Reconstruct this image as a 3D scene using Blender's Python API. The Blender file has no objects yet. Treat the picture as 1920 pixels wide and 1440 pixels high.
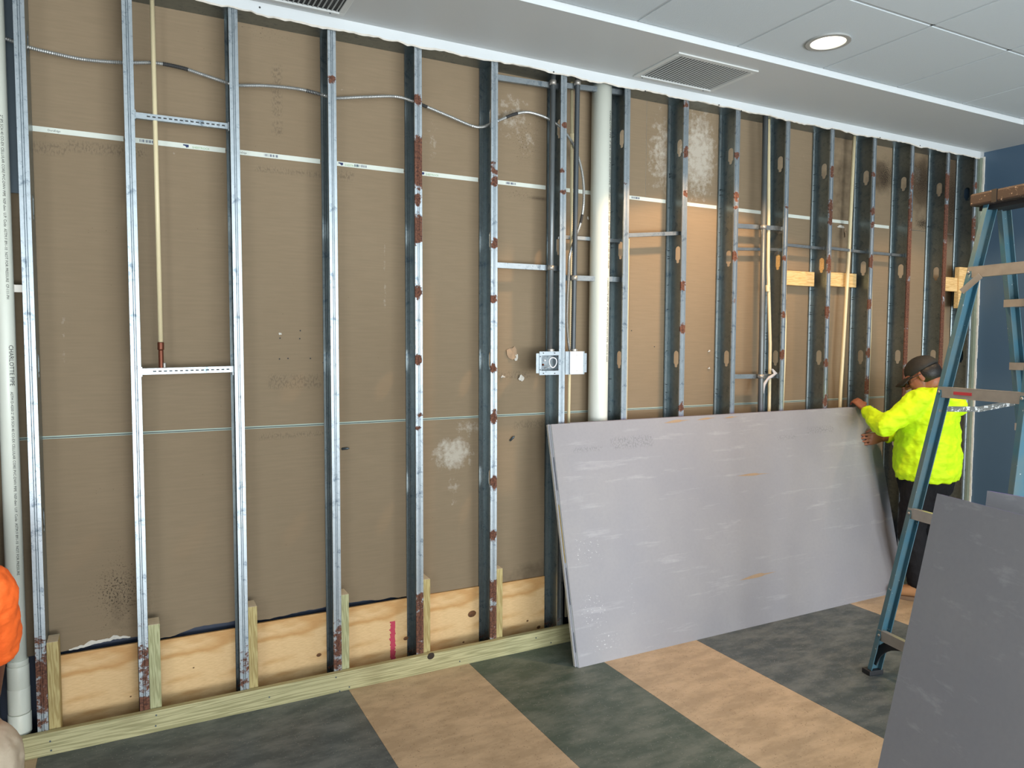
import bpy, math, random
import numpy as np
from mathutils import Vector, Matrix, noise as mnoise
random.seed(7); rng = np.random.RandomState(5)
sc = bpy.context.scene
COL = sc.collection
PI = math.pi

# ------------------------------------------------------------------ camera, world, lights, exposure
F_PX, PITCH, YAW, ROLL, CAM_D, CAM_H = 1380.9963, -0.0583841, 0.4831638, 0.0039112, 3.3245109, 1.6193469
_cy, _sy, _cp, _sp = math.cos(YAW), math.sin(YAW), math.cos(PITCH), math.sin(PITCH)
FW = Vector((_sy*_cp, _cy*_cp, _sp)); _rt = Vector((_cy, -_sy, 0)); _up = _rt.cross(FW)
RT = math.cos(ROLL)*_rt + math.sin(ROLL)*_up; UP = -math.sin(ROLL)*_rt + math.cos(ROLL)*_up
CO = Vector((0, -CAM_D, CAM_H))
cd = bpy.data.cameras.new('camera'); cam = bpy.data.objects.new('camera', cd); COL.objects.link(cam)
cd.sensor_width = 36; cd.lens = F_PX/1920*36; cd.clip_start = .05
cam.matrix_world = Matrix(((RT.x, UP.x, -FW.x, CO.x), (RT.y, UP.y, -FW.y, CO.y), (RT.z, UP.z, -FW.z, CO.z), (0, 0, 0, 1)))
sc.camera = cam
sc.view_settings.view_transform = 'Standard'; sc.view_settings.look = 'None'
sc.view_settings.exposure = 0.0; sc.view_settings.gamma = 1.0; sc.view_settings.use_curve_mapping = False
wd = bpy.data.worlds.new('world'); sc.world = wd; wd.use_nodes = True
wd.node_tree.nodes['Background'].inputs[0].default_value = (.74, .88, 1, 1)
wd.node_tree.nodes['Background'].inputs[1].default_value = .55

def area(name, loc, target, sx, sy, power, col):
    l = bpy.data.lights.new(name, 'AREA'); l.shape = 'RECTANGLE'; l.size = sx; l.size_y = sy; l.energy = power; l.color = col
    o = bpy.data.objects.new(name, l); COL.objects.link(o); o.location = loc
    o.rotation_euler = (Vector(target)-Vector(loc)).to_track_quat('-Z', 'Y').to_euler(); return o
def spot(name, loc, power, col, ang, blend, size=.07):
    l = bpy.data.lights.new(name, 'SPOT'); l.energy = power; l.color = col; l.spot_size = ang; l.spot_blend = blend; l.shadow_soft_size = size
    o = bpy.data.objects.new(name, l); COL.objects.link(o); o.location = loc; return o
area('window_light', (2.3, -6.9, 1.6), (1.9, 0, 1.4), 5.5, 2.4, 195, (.90, .97, 1))
area('left_fill_light', (-2.6, -6.6, 1.6), (5.6, -1.0, 1.2), 2.0, 2.0, 110, (.92, .97, 1))  # added fill for surfaces facing left; no window stands here
area('ceiling_fill_light', (1.8, -6.6, .5), (2.2, -1.2, 3.0), 5.5, 1.2, 360, (.95, .98, 1))  # added upward fill that brightens the ceiling, standing in for bounced daylight
spot('warm_ceiling_spot', (3.03, -.81, 3.045), 160, (1, .62, .32), math.radians(122), .12)
spot('warm_ceiling_spot', (4.86, -.95, 3.02), 50, (1, .68, .4), math.radians(122), .2)  # extra warm spot added out of view, without a fitting

def at(px, py, ax, val):
    """point of the photograph (1920x1440) carried onto the real plane  coordinate[ax] = val"""
    d = RT*((px-960)/F_PX) - UP*((py-720)/F_PX) + FW
    return CO + d*((val-CO[ax])/d[ax])

# ------------------------------------------------------------------ measures of the place
XS = [-.302, .054, .446, .856, 1.26, 1.659, 2.059, 2.465, 2.875, 3.271, 3.689, 4.091, 4.507, 4.908, 5.316, 5.655]
DEP = .145; ZT = 3.034; ZB = 2.988; XR = 5.70; XL = -3.9; YB = -7.1; ACT = 3.064
J4, J8 = 1.224, 2.443

# ------------------------------------------------------------------ mesh helpers
WL = {}
class MB:
    def __init__(s): s.v = []; s.f = []; s.m = []; s.mi = 0
    def add(s, vs, fs):
        n = len(s.v); s.v += [tuple(v) for v in vs]; s.f += [tuple(i+n for i in f) for f in fs]; s.m += [s.mi]*len(fs); return s
    def obox(s, c, ax, h):
        c = Vector(c); A = [Vector(a).normalized()*k for a, k in zip(ax, h)]
        vs = [c+A[0]*i+A[1]*j+A[2]*k for i in (-1, 1) for j in (-1, 1) for k in (-1, 1)]
        flip = A[0].cross(A[1]).dot(A[2]) < 0
        fs = [(0, 1, 3, 2), (4, 6, 7, 5), (0, 4, 5, 1), (2, 3, 7, 6), (0, 2, 6, 4), (1, 5, 7, 3)]
        if flip: fs = [tuple(reversed(f)) for f in fs]
        return s.add(vs, fs)
    def box(s, x0, x1, y0, y1, z0, z1):
        return s.obox(((x0+x1)/2, (y0+y1)/2, (z0+z1)/2), ((1, 0, 0), (0, 1, 0), (0, 0, 1)), (abs(x1-x0)/2, abs(y1-y0)/2, abs(z1-z0)/2))
    def beam(s, A, B, wax, w, t):
        """box from A to B; w = size along wax, t = size along the third axis"""
        A, B = Vector(A), Vector(B); d = B-A; wx = Vector(wax); wx = (wx-d*(wx.dot(d)/d.dot(d))).normalized()
        return s.obox((A+B)/2, (wx, d.cross(wx), d), (w/2, t/2, d.length/2))
    def tube(s, pts, r, n=12, cap=True):
        pts = [Vector(p) for p in pts]; R = r if hasattr(r, '__len__') else [r]*len(pts); rings = []
        t0 = (pts[1]-pts[0]).normalized(); a = Vector((0, 0, 1)) if abs(t0.z) < .9 else Vector((1, 0, 0))
        u = t0.cross(a).normalized()
        for i, p in enumerate(pts):
            t = (pts[min(i+1, len(pts)-1)]-pts[max(i-1, 0)])
            if t.length < 1e-9: t = t0
            t.normalize(); u = (u-t*u.dot(t)).normalized(); w = t.cross(u)
            rings.append([p+(u*math.cos(2*PI*k/n)+w*math.sin(2*PI*k/n))*R[i] for k in range(n)])
        vs = [v for g in rings for v in g]; fs = []
        for i in range(len(pts)-1):
            for k in range(n):
                fs.append((i*n+k, i*n+(k+1) % n, (i+1)*n+(k+1) % n, (i+1)*n+k))
        if cap: fs.append(tuple(range(n-1, -1, -1))); fs.append(tuple((len(pts)-1)*n+k for k in range(n)))
        return s.add(vs, fs)
    def prism(s, poly, off):
        off = Vector(off); n = len(poly); a = [Vector(p) for p in poly]; b = [p+off for p in a]
        return s.add(a+b, [tuple(range(n))[::-1], tuple(range(n, 2*n))]+[(i, (i+1) % n, (i+1) % n+n, i+n) for i in range(n)])
    def ring(s, c, ax, r0, r1, n=48):
        c = Vector(c); z = Vector(ax).normalized(); u = z.orthogonal().normalized(); w = z.cross(u); vs = []
        for r, dz in ((r0, 0), (r1, 0), (r1, .008), (r0, .008)):
            vs += [c+(u*math.cos(2*PI*k/n)+w*math.sin(2*PI*k/n))*r+z*dz for k in range(n)]
        fs = []
        for j in range(4):
            for k in range(n): fs.append((j*n+k, j*n+(k+1) % n, ((j+1) % 4)*n+(k+1) % n, ((j+1) % 4)*n+k))
        return s.add(vs, fs)
    def ell(s, c, ax, h, nu=16, nv=10):
        c = Vector(c); A = [Vector(a).normalized()*k for a, k in zip(ax, h)]; vs = []; fs = []
        for j in range(1, nv):
            t = PI*j/nv
            for i in range(nu):
                p = 2*PI*i/nu; vs.append(c+A[0]*math.sin(t)*math.cos(p)+A[1]*math.sin(t)*math.sin(p)+A[2]*math.cos(t))
        vs += [c+A[2], c-A[2]]; T = len(vs)-2
        for j in range(nv-2):
            for i in range(nu): fs.append((j*nu+i, (j+1)*nu+i, (j+1)*nu+(i+1) % nu, j*nu+(i+1) % nu))
        for i in range(nu): fs.append((T, i, (i+1) % nu)); fs.append((T+1, (nv-2)*nu+(i+1) % nu, (nv-2)*nu+i))
        return s.add(vs, fs)
    def build(s, name, mat, parent=None, smooth=False, org=None, attrs=None, bevel=0):
        V = np.array(s.v, float)
        if org is None:
            if parent is None: org = ((V[:, 0].min()+V[:, 0].max())/2, (V[:, 1].min()+V[:, 1].max())/2, V[:, 2].min())
            else: org = tuple((V.min(0)+V.max(0))/2)
        me = bpy.data.meshes.new(name); me.from_pydata((V-np.array(org)).tolist(), [], s.f)
        for m in (mat if isinstance(mat, (list, tuple)) else [mat]): me.materials.append(m)
        if any(s.m): me.polygons.foreach_set('material_index', s.m)
        if smooth: me.polygons.foreach_set('use_smooth', [True]*len(s.f))
        if attrs:
            for k, a in attrs.items():
                at_ = me.attributes.new(k, 'FLOAT', 'POINT'); at_.data.foreach_set('value', np.asarray(a, float))
        me.update()
        o = bpy.data.objects.new(name, me); COL.objects.link(o); place(o, org, parent)
        if bevel:
            b = o.modifiers.new('bevel', 'BEVEL'); b.width = bevel; b.segments = 2; b.limit_method = 'ANGLE'
        return o
def place(o, org, parent):
    WL[o.name] = Vector(org)
    if parent: o.parent = parent; o.location = Vector(org)-WL[parent.name]
    else: o.location = org
def empty(name, loc, **k):
    o = bpy.data.objects.new(name, None); COL.objects.link(o); place(o, loc, None); o.empty_display_size = .1; return tag(o, **k) if k else o
def tag(o, label=None, cat=None, group=None, kind=None):
    if label: o['label'] = label
    if cat: o['category'] = cat
    if group: o['group'] = group
    if kind: o['kind'] = kind
    return o
def solid(o, t, off=-1):
    m = o.modifiers.new('solid', 'SOLIDIFY'); m.thickness = t; m.offset = off; return o
def smooth_path(pts, step=.02):
    P = [Vector(p) for p in pts]; out = []
    for i in range(len(P)-1):
        a, b, c, d = P[max(i-1, 0)], P[i], P[i+1], P[min(i+2, len(P)-1)]
        n = max(2, int((c-b).length/step))
        for k in range(n):
            t = k/n; out.append(.5*((2*b)+(c-a)*t+(2*a-5*b+4*c-d)*t*t+(3*b-3*c+d-a)*t**3))
    return out+[P[-1]]
def textobj(body, size, loc, right, up, mat, parent, name='printing', sx=1):
    cu = bpy.data.curves.new(name, 'FONT'); cu.body = body; cu.size = size; cu.resolution_u = 2
    tmp = bpy.data.objects.new('tmp', cu); COL.objects.link(tmp); bpy.context.view_layer.update()
    me = bpy.data.meshes.new_from_object(tmp.evaluated_get(bpy.context.evaluated_depsgraph_get()))
    bpy.data.objects.remove(tmp); bpy.data.curves.remove(cu)
    me.materials.clear(); me.materials.append(mat); me.name = name
    R = Vector(right).normalized(); U = Vector(up).normalized(); L = Vector(loc)
    for v in me.vertices: v.co = R*v.co.x*sx+U*v.co.y
    o = bpy.data.objects.new(name, me); COL.objects.link(o); place(o, L, parent); return o

# ------------------------------------------------------------------ materials
def srgb(r, g, b): return tuple(((c/255)/12.92 if c/255 <= .04045 else ((c/255+.055)/1.055)**2.4) for c in (r, g, b))+(1,)
class M:
    def __init__(s, name, col=(.5, .5, .5, 1), rough=.6, metal=0, spec=.5):
        s.m = bpy.data.materials.new(name); s.m.use_nodes = True; s.t = s.m.node_tree; s.n = s.t.nodes; s.b = s.n['Principled BSDF']
        s.set('Base Color', col); s.set('Roughness', rough); s.set('Metallic', metal); s.set('Specular IOR Level', spec)
        tc = s.n.new('ShaderNodeTexCoord'); s.P = tc.outputs['Object']
        g = s.n.new('ShaderNodeNewGeometry'); s.W = g.outputs['Position']; s.c = col
    def set(s, k, v):
        i = s.b.inputs[k]
        if hasattr(v, 'is_linked') or hasattr(v, 'links'): s.t.links.new(v, i)
        else: i.default_value = v
        return s
    def link(s, v, i):
        if hasattr(v, 'links'): s.t.links.new(v, i)
        else: i.default_value = v
    def map(s, sc_, src=None):
        n = s.n.new('ShaderNodeMapping'); n.inputs['Scale'].default_value = sc_; s.t.links.new(src or s.P, n.inputs[0]); return n.outputs[0]
    def noise(s, scale, det=3, src=None, rough=.55, stretch=None):
        n = s.n.new('ShaderNodeTexNoise'); n.inputs['Scale'].default_value = scale; n.inputs['Detail'].default_value = det; n.inputs['Roughness'].default_value = rough
        s.t.links.new(s.map(stretch, src) if stretch else (src or s.P), n.inputs['Vector']); return n.outputs['Fac']
    def vor(s, scale, src=None, feat='F1', out='Distance'):
        n = s.n.new('ShaderNodeTexVoronoi'); n.inputs['Scale'].default_value = scale; n.feature = feat; s.t.links.new(src or s.P, n.inputs['Vector']); return n.outputs[out]
    def ramp(s, v, a, b, lo=0., hi=1.):
        n = s.n.new('ShaderNodeMapRange'); n.clamp = True
        s.link(v, n.inputs[0]); n.inputs[1].default_value = a; n.inputs[2].default_value = b; n.inputs[3].default_value = lo; n.inputs[4].default_value = hi; return n.outputs[0]
    def math(s, op, a, b=0):
        n = s.n.new('ShaderNodeMath'); n.operation = op; s.link(a, n.inputs[0]); s.link(b, n.inputs[1]); return n.outputs[0]
    def mix(s, f, a, b):
        n = s.n.new('ShaderNodeMix'); n.data_type = 'RGBA'; s.link(f, n.inputs[0]); s.link(a, n.inputs[6]); s.link(b, n.inputs[7]); return n.outputs[2]
    def attr(s, name):
        n = s.n.new('ShaderNodeAttribute'); n.attribute_name = name; return n.outputs['Fac']
    def bump(s, v, st=.2, d=.01):
        n = s.n.new('ShaderNodeBump'); n.inputs['Strength'].default_value = st; n.inputs['Distance'].default_value = d; s.link(v, n.inputs['Height']); s.set('Normal', n.outputs[0]); return s

# old brown drywall with mould, damp and scuff masks
mw = M('old_drywall_paper', rough=.85, spec=.2)
fib = mw.noise(7, 6, stretch=(1, 1, 14)); big = mw.noise(1.6, 4); fine = mw.noise(60, 2)
c = mw.mix(mw.ramp(fib, .25, .8), srgb(132, 116, 94), srgb(141, 124, 101))
c = mw.mix(mw.ramp(big, .35, .75, 0, .35), c, srgb(124, 107, 84))
sp = mw.ramp(mw.vor(34), .03, .06, 1, 0); sp = mw.math('MULTIPLY', sp, mw.ramp(mw.noise(5, 2), .58, .62))
c = mw.mix(sp, c, srgb(95, 78, 60))
wn = mw.noise(26, 5, rough=.7)
white = mw.ramp(mw.math('ADD', mw.attr('white'), mw.math('MULTIPLY', mw.math('SUBTRACT', wn, .5), 1.6)), .5, .95)
c = mw.mix(mw.math('MULTIPLY', white, .55), c, srgb(205, 200, 188))
mn = mw.noise(130, 3, rough=.8)
mold = mw.ramp(mw.math('ADD', mw.math('MULTIPLY', mw.attr('mold'), .2), mn), .70, .80)
c = mw.mix(mold, c, srgb(48, 42, 34))
damp = mw.ramp(mw.math('ADD', mw.attr('damp'), mw.math('MULTIPLY', mw.math('SUBTRACT', mw.noise(12, 5), .5), 1.1)), .25, .9)
c = mw.mix(mw.math('MULTIPLY', damp, .75), c, srgb(56, 45, 34))
pr = mw.math('MULTIPLY', mw.attr('print'), mw.ramp(mw.noise(1, 2, stretch=(170, 1, 70)), .5, .56))
c = mw.mix(mw.math('MULTIPLY', pr, .5), c, srgb(95, 84, 70))
mw.set('Base Color', c).bump(fine, .08, .003); MWALL = mw.m

# galvanised steel with rust mask
def galv(name, a, b, metal=.9, rough=.4):
    g = M(name, metal=metal, rough=rough)
    v = g.vor(55, feat='F1', out='Color'); sep = g.n.new('ShaderNodeSeparateColor'); g.t.links.new(v, sep.inputs[0])
    blot = g.ramp(g.noise(22, 5, rough=.75), .56, .66)
    c = g.mix(g.ramp(sep.outputs[0], 0, 1, 0, .35), a, b)
    c = g.mix(g.math('MULTIPLY', blot, .75), c, srgb(92, 108, 120))
    wsp = g.math('MULTIPLY', g.ramp(g.noise(70, 3, rough=.8), .66, .72), g.attr('chalk'))
    c = g.mix(wsp, c, srgb(225, 230, 232))
    dsp = g.math('MULTIPLY', g.ramp(g.noise(90, 4, rough=.8), .58, .66), g.attr('chalk'))
    c = g.mix(g.math('MULTIPLY', dsp, .6), c, srgb(60, 66, 72))
    rn = g.noise(34, 6, rough=.72)
    r = g.ramp(g.math('ADD', g.attr('rust'), g.math('MULTIPLY', g.math('SUBTRACT', rn, .5), 2.2)), .45, .6)
    rc = g.mix(g.ramp(g.noise(110, 4), .35, .7), srgb(66, 42, 34), srgb(128, 84, 64))
    c = g.mix(r, c, rc)
    g.set('Base Color', c).set('Metallic', g.math('MULTIPLY', g.math('SUBTRACT', 1, r), metal)).set('Roughness', g.ramp(r, 0, 1, rough, .9))
    g.bump(rn, .12, .004); return g.m
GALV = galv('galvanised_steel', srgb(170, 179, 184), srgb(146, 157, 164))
GALV_SHADE = galv('galvanised_steel_shaded', srgb(140, 150, 152), srgb(116, 127, 130), .9, .36)  # duller unscuffed zinc, with the shade of the stud cavities put into its colour
GALVD = galv('dull_zinc', srgb(150, 158, 162), srgb(128, 137, 142), .85, .45)

def plain(name, col, rough=.6, metal=0, var=.0, vs=8, bump=0, bs=80, spec=.5, dark=None):
    m = M(name, col, rough, metal, spec)
    if var:
        d = dark or tuple(x*.6 for x in col[:3])+(1,)
        m.set('Base Color', m.mix(m.ramp(m.noise(vs, 5), .35, .75, 0, var), col, d))
    if bump: m.bump(m.noise(bs, 3), bump, .004)
    return m.m
WHITE_PAINT = plain('white_ceiling_paint', srgb(206, 212, 214), .6, var=.12, vs=3)
SOFFIT = plain('grey_white_soffit_paint', srgb(186, 190, 190), .5, var=.08, vs=2)
GYP = plain('broken_gypsum', srgb(212, 208, 198), .95, var=.4, vs=30, bump=.5, bs=60)
PVC = plain('white_pvc', srgb(222, 226, 214), .35, var=.12, vs=4)
CPVC = plain('cream_cpvc', srgb(226, 212, 172), .4, var=.15, vs=6)
COPPER = plain('dull_copper', srgb(120, 68, 48), .45, .6, var=.4, vs=20)
CONDUIT = plain('grey_conduit', srgb(122, 128, 130), .4, .55, var=.3, vs=15)
BLACK = plain('matt_black', (.012, .012, .012, 1), .6)
INK = plain('black_ink', (.03, .03, .03, 1), .7)
INKB = plain('blue_ink', srgb(38, 50, 92), .7)
INKG = plain('green_ink', srgb(120, 165, 110), .7)
NAVY = plain('navy_membrane', srgb(46, 56, 76), .5, var=.3, vs=10)
BLUEWALL = plain('blue_wall_paint', srgb(74, 98, 120), .38, var=.1, vs=2, bump=.03)
DARKMETAL = plain('dark_steel_plate', srgb(88, 100, 108), .45, .6, var=.4, vs=7)
ALU = plain('aluminium', srgb(176, 172, 164), .42, .6, var=.45, vs=18)
TAPE = plain('white_edge_tape', srgb(214, 220, 210), .6, var=.25, vs=14)
COVER = plain('white_blank_plate', srgb(232, 238, 246), .4)
RUBBER = plain('black_rubber', (.02, .021, .024, 1), .6, var=.3)
TEAR = plain('tan_torn_paper', srgb(162, 138, 112), .9, var=.3, vs=40)
BACKPAPER = plain('grey_back_paper', srgb(146, 144, 142), .85, var=.15)
PURPLE = plain('purple_edge_paper', srgb(142, 104, 205), .7, var=.15)
YELLOW = plain('yellow_label', srgb(226, 188, 60), .6)
EDGEGREEN = plain('green_drywall_edge', srgb(118, 128, 112), .8, var=.3, vs=20)

# new grey board
mp = M('grey_board_paper', rough=.62, spec=.3)
st = mp.ramp(mp.noise(2.6, 6, rough=.65, stretch=(1, 3.2, 9)), .57, .77)
c = mp.mix(mp.ramp(mp.noise(2, 3), .3, .7), srgb(141, 141, 147), srgb(150, 149, 152))
c = mp.mix(mp.math('MULTIPLY', st, .45), c, srgb(190, 189, 193))
c = mp.mix(mp.math('MULTIPLY', mp.ramp(mp.noise(60, 4), .4, .75), .14), c, srgb(120, 122, 130))
pr = mp.math('MULTIPLY', mp.attr('print'), mp.ramp(mp.noise(1, 2, stretch=(120, 1, 90)), .5, .55)); c = mp.mix(mp.math('MULTIPLY', pr, .4), c, srgb(100, 102, 106))
wq = mp.math('MULTIPLY', mp.attr('white'), mp.ramp(mp.noise(1, 3, stretch=(70, 1, 110)), .62, .68)); c = mp.mix(mp.math('MULTIPLY', wq, .5), c, srgb(232, 232, 236))
mp.set('Base Color', c).bump(mp.noise(150, 2), .04, .002); BOARD = mp.m

def wood(name, a, b, dark, axis=0, ring=5, knots=True, rough=.6, stretch=9, freq=60):
    m = M(name, rough=rough, spec=.3); s = [1, 1, 1]; s = [stretch]*3; s[axis] = 1
    w = m.noise(ring, 3, stretch=tuple(s), rough=.5)
    wv = m.n.new('ShaderNodeMath'); wv.operation = 'SINE'; m.t.links.new(m.math('MULTIPLY', w, freq), wv.inputs[0])
    c = m.mix(m.ramp(wv.outputs[0], -.6, 1), a, b)
    c = m.mix(m.ramp(m.noise(90, 3, stretch=tuple(x if x > 1 else .4 for x in s)), .4, .7, 0, .25), c, dark)
    if knots:
        k = m.ramp(m.vor(3.1), .02, .075, 1, 0); c = m.mix(m.math('MULTIPLY', k, .85), c, dark)
        c = m.mix(m.ramp(m.noise(2.3, 2), .58, .7, 0, .35), c, dark)
    m.set('Base Color', c).bump(wv.outputs[0], .1, .002); return m.m
TREATED = wood('treated_pine_plate', srgb(186, 180, 138), srgb(152, 148, 108), srgb(116, 106, 70), 0, .8, stretch=34, freq=80)
STUDWOOD = wood('treated_pine_stud', srgb(186, 172, 120), srgb(160, 142, 92), srgb(120, 92, 50), 2, 3)
STUDWOOD2 = wood('green_treated_pine', srgb(178, 180, 140), srgb(150, 152, 112), srgb(116, 100, 64), 2, 3)
ENDGRAIN = plain('end_grain', srgb(208, 196, 170), .8, var=.4, vs=60)
PINE = wood('pale_pine', srgb(226, 196, 140), srgb(206, 170, 112), srgb(160, 118, 70), 0, 3)
PLYW = wood('plywood_face', srgb(224, 190, 140), srgb(202, 156, 100), srgb(160, 110, 62), 0, 1.5, stretch=3.4, freq=34)

def lino(name, a, b, c3, speck):
    m = M(name, rough=.42, spec=.45)
    n1 = m.noise(5, 8, src=m.W, rough=.68, stretch=(1, 2.2, 1)); n2 = m.noise(26, 5, src=m.W, rough=.7)
    c = m.mix(m.ramp(n1, .42, .62), a, b); c = m.mix(m.ramp(n2, .56, .75, 0, .35), c, c3)
    sk = m.math('MULTIPLY', m.ramp(m.vor(90, src=m.W), .14, .24, 1, 0), m.ramp(m.noise(30, 2, src=m.W), .5, .56))
    c = m.mix(m.math('MULTIPLY', sk, .9), c, speck)
    m.set('Base Color', c).set('Roughness', m.ramp(n2, .3, .7, .36, .52)).bump(n2, .05, .002); return m.m
LDARK = lino('charcoal_linoleum', srgb(68, 78, 82), srgb(102, 109, 110), srgb(124, 128, 128), srgb(130, 132, 132))
LGREEN = lino('green_linoleum', srgb(70, 84, 76), srgb(102, 110, 102), srgb(118, 122, 116), srgb(130, 132, 128))
LBEIGE = lino('beige_linoleum', srgb(168, 148, 122), srgb(192, 170, 142), srgb(156, 136, 112), srgb(112, 96, 76))
mt = M('ceiling_tile_face', srgb(186, 195, 199), .85, spec=.2); mt.bump(mt.noise(140, 4), .25, .004); TILE = mt.m
GRIDM = plain('grid_metal', srgb(168, 176, 180), .45)
VENTM = plain('vent_enamel', srgb(196, 200, 198), .4)

# ------------------------------------------------------------------ floor
fl = MB().box(XL, XR+.1, YB, .3, -.05, -.004).build('floor', LDARK); fl['kind'] = 'structure'
xs = [(-3.78, -3.17, 1), (-3.17, -2.56, 2), (-2.56, -1.95, 1), (-1.95, -.95, 0), (-.95, -.338, 1), (-.338, .881, 0), (.881, 1.493, 1), (1.493, 2.107, 2), (2.107, 2.712, 1), (2.712, 3.945, 0), (3.945, 4.555, 1), (4.555, 5.165, 2), (5.165, 5.70, 1)]
for a, b, k in xs:
    MB().box(a+.0005, b-.0005, YB, .145, -.0045, 0).build('floor_strip', (LDARK, LBEIGE, LGREEN)[k], fl)

# ------------------------------------------------------------------ back wall: old drywall sheets of the room behind
wb = MB().box(XL, XR+.1, .19, .25, 0, 3.2).build('wall_back', NAVY); wb['kind'] = 'structure'
WHITES = []   # x, z, rx, rz, strength
def wz(px, py): p = at(px, py, 1, DEP); return p.x, p.z
for (px, py, rx, rz, s) in [(1240, 290, .12, .3, .75), (1310, 290, .16, .3, 1.0), (850, 850, .13, .1, 1.0), (880, 800, .1, .06, .7), (850, 915, .05, .12, .6), (960, 215, .14, .16, .65), (985, 260, .1, .14, .55), (870, 180, .14, .2, .35), (810, 250, .06, .2, .5),
                            (720, 520, .012, .4, .6), (325, 300, .02, .2, .5), (120, 600, .012, .35, .55), (1500, 300, .1, .15, .3), (1720, 330, .08, .1, .8), (640, 180, .2, .2, .3), (800, 160, .2, .1, .25)]:
    WHITES.append((*wz(px, py), rx, rz, s))
MOLDS = [(*wz(225, 1110), .13, .16, 1.0), (*wz(230, 1170), .2, .12, .5), (*wz(165, 1230), .1, .06, .55), (*wz(225, 1050), .1, .12, .55), (*wz(985, 265), .11, .16, .75), (*wz(1005, 230), .06, .1, .6), (*wz(975, 365), .12, .03, .8), (*wz(990, 350), .1, .1, .45),
         (*wz(360, 380), .06, .06, .35), (*wz(500, 60), .2, .05, .55), (*wz(1570, 400), .2, .25, .3), (*wz(1660, 330), .1, .12, 1.4), (*wz(1730, 340), .13, .16, 1.5), (*wz(1785, 380), .1, .3, 1.6), (*wz(1730, 420), .1, .05, 1.5)]
DAMPS = [(*wz(1650, 330), .16, .12, 1.0), (*wz(1730, 345), .2, .2, 1.3), (*wz(1730, 400), .16, .14, .5), (*wz(1785, 350), .14, .26, 1.5), (*wz(1782, 425), .12, .12, 1.2), (*wz(1590, 340), .3, .5, .55), (*wz(1560, 420), .1, .2, .3),
         (*wz(1000, 1075), .2, .08, .55), (*wz(880, 1120), .2, .05, .4), (*wz(560, 1180), .3, .06, .3), (*wz(235, 1150), .1, .2, .35), (*wz(1010, 372), .06, .012, .9), (*wz(530, 290), .03, .03, .3), (*wz(1575, 440), .03, .1, .6), (*wz(1560, 330), .05, .4, .4)]
PRINTS = [(*wz(555, 716), .1, .012), (*wz(200, 282), .12, .008), (*wz(95, 282), .05, .008), (*wz(545, 322), .12, .008), (*wz(640, 325), .05, .008), (*wz(560, 815), .14, .008), (*wz(520, 170), .015, .11), (*wz(520, 240), .02, .02), (*wz(960, 705), .1, .008), (*wz(1010, 795), .12, .008)]
def blob(L, X, Z):
    r = np.zeros(len(X))
    for (x, z, rx, rz, s) in L:
        q = ((X-x)/rx)**2+((Z-z)/rz)**2; r = np.maximum(r, s*np.exp(-q*.9))
    return r
def jag(x, a, s=1): return a*(mnoise.noise(Vector((x*9*s, 1.3, 0)))+.6*mnoise.noise(Vector((x*31*s, 4.3, 0)))+.4*mnoise.noise(Vector((x*90*s, 7.3, 0))))
PLYTOP = .325
def bottom(x):
    gap = .014
    if -.3 < x < .05: gap = .012+.018*math.exp(-((x+.07)/.12)**2)
    elif .054 < x < .44: gap = .004+.022/(1+math.exp(-(x-.2)*60))
    elif x < 1.24: gap = .018+.006*math.sin(x*9)
    else: gap = -.01
    return PLYTOP+gap+jag(x, .007)
def sheet(x0, x1, z0, z1, jb=False):
    nx = max(2, int((x1-x0)/.02)); nz = max(2, int((z1-z0)/.02)); gx = np.linspace(x0, x1, nx+1); m = MB(); V = []
    for x in gx:
        zb = bottom(x) if jb else z0
        for k in range(nz+1): V.append((x, DEP, zb+(z1-zb)*k/nz))
    m.v = V; m.f = [(i*(nz+1)+k, (i+1)*(nz+1)+k, (i+1)*(nz+1)+k+1, i*(nz+1)+k+1) for i in range(nx) for k in range(nz)]; m.m = [0]*len(m.f)
    A = np.array(V); X, Z = A[:, 0], A[:, 2]
    pr = np.zeros(len(X))
    for (x, z, rx, rz) in PRINTS: pr = np.maximum(pr, ((abs(X-x) < rx*1.2) & (abs(Z-z) < rz+.011)).astype(float))
    w = blob(WHITES, X, Z)
    o = m.build('drywall_sheet', [MWALL, GYP], wb, attrs=dict(white=w, mold=blob(MOLDS, X, Z), damp=blob(DAMPS, X, Z), print=pr))
    s = solid(o, .015, -1); s.modifiers['solid'].material_offset_rim = 1; return o
XJ = at(1212, 250, 1, DEP).x
for x0, x1 in ((XL, XJ-3.66), (XJ-3.66, XJ), (XJ, XR)): sheet(x0+.001, x1-.001, J8+.002, 3.1)
for x0, x1 in ((XL, -.42), (-.42, 3.245), (3.245, XR)): sheet(x0+.001, x1-.001, J4+.0025, J8-.002)
for x0, x1 in ((XL, -.42), (-.42, 3.245), (3.245, XR)): sheet(x0+.001, x1-.001, PLYTOP, J4-.0025, True)
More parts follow.
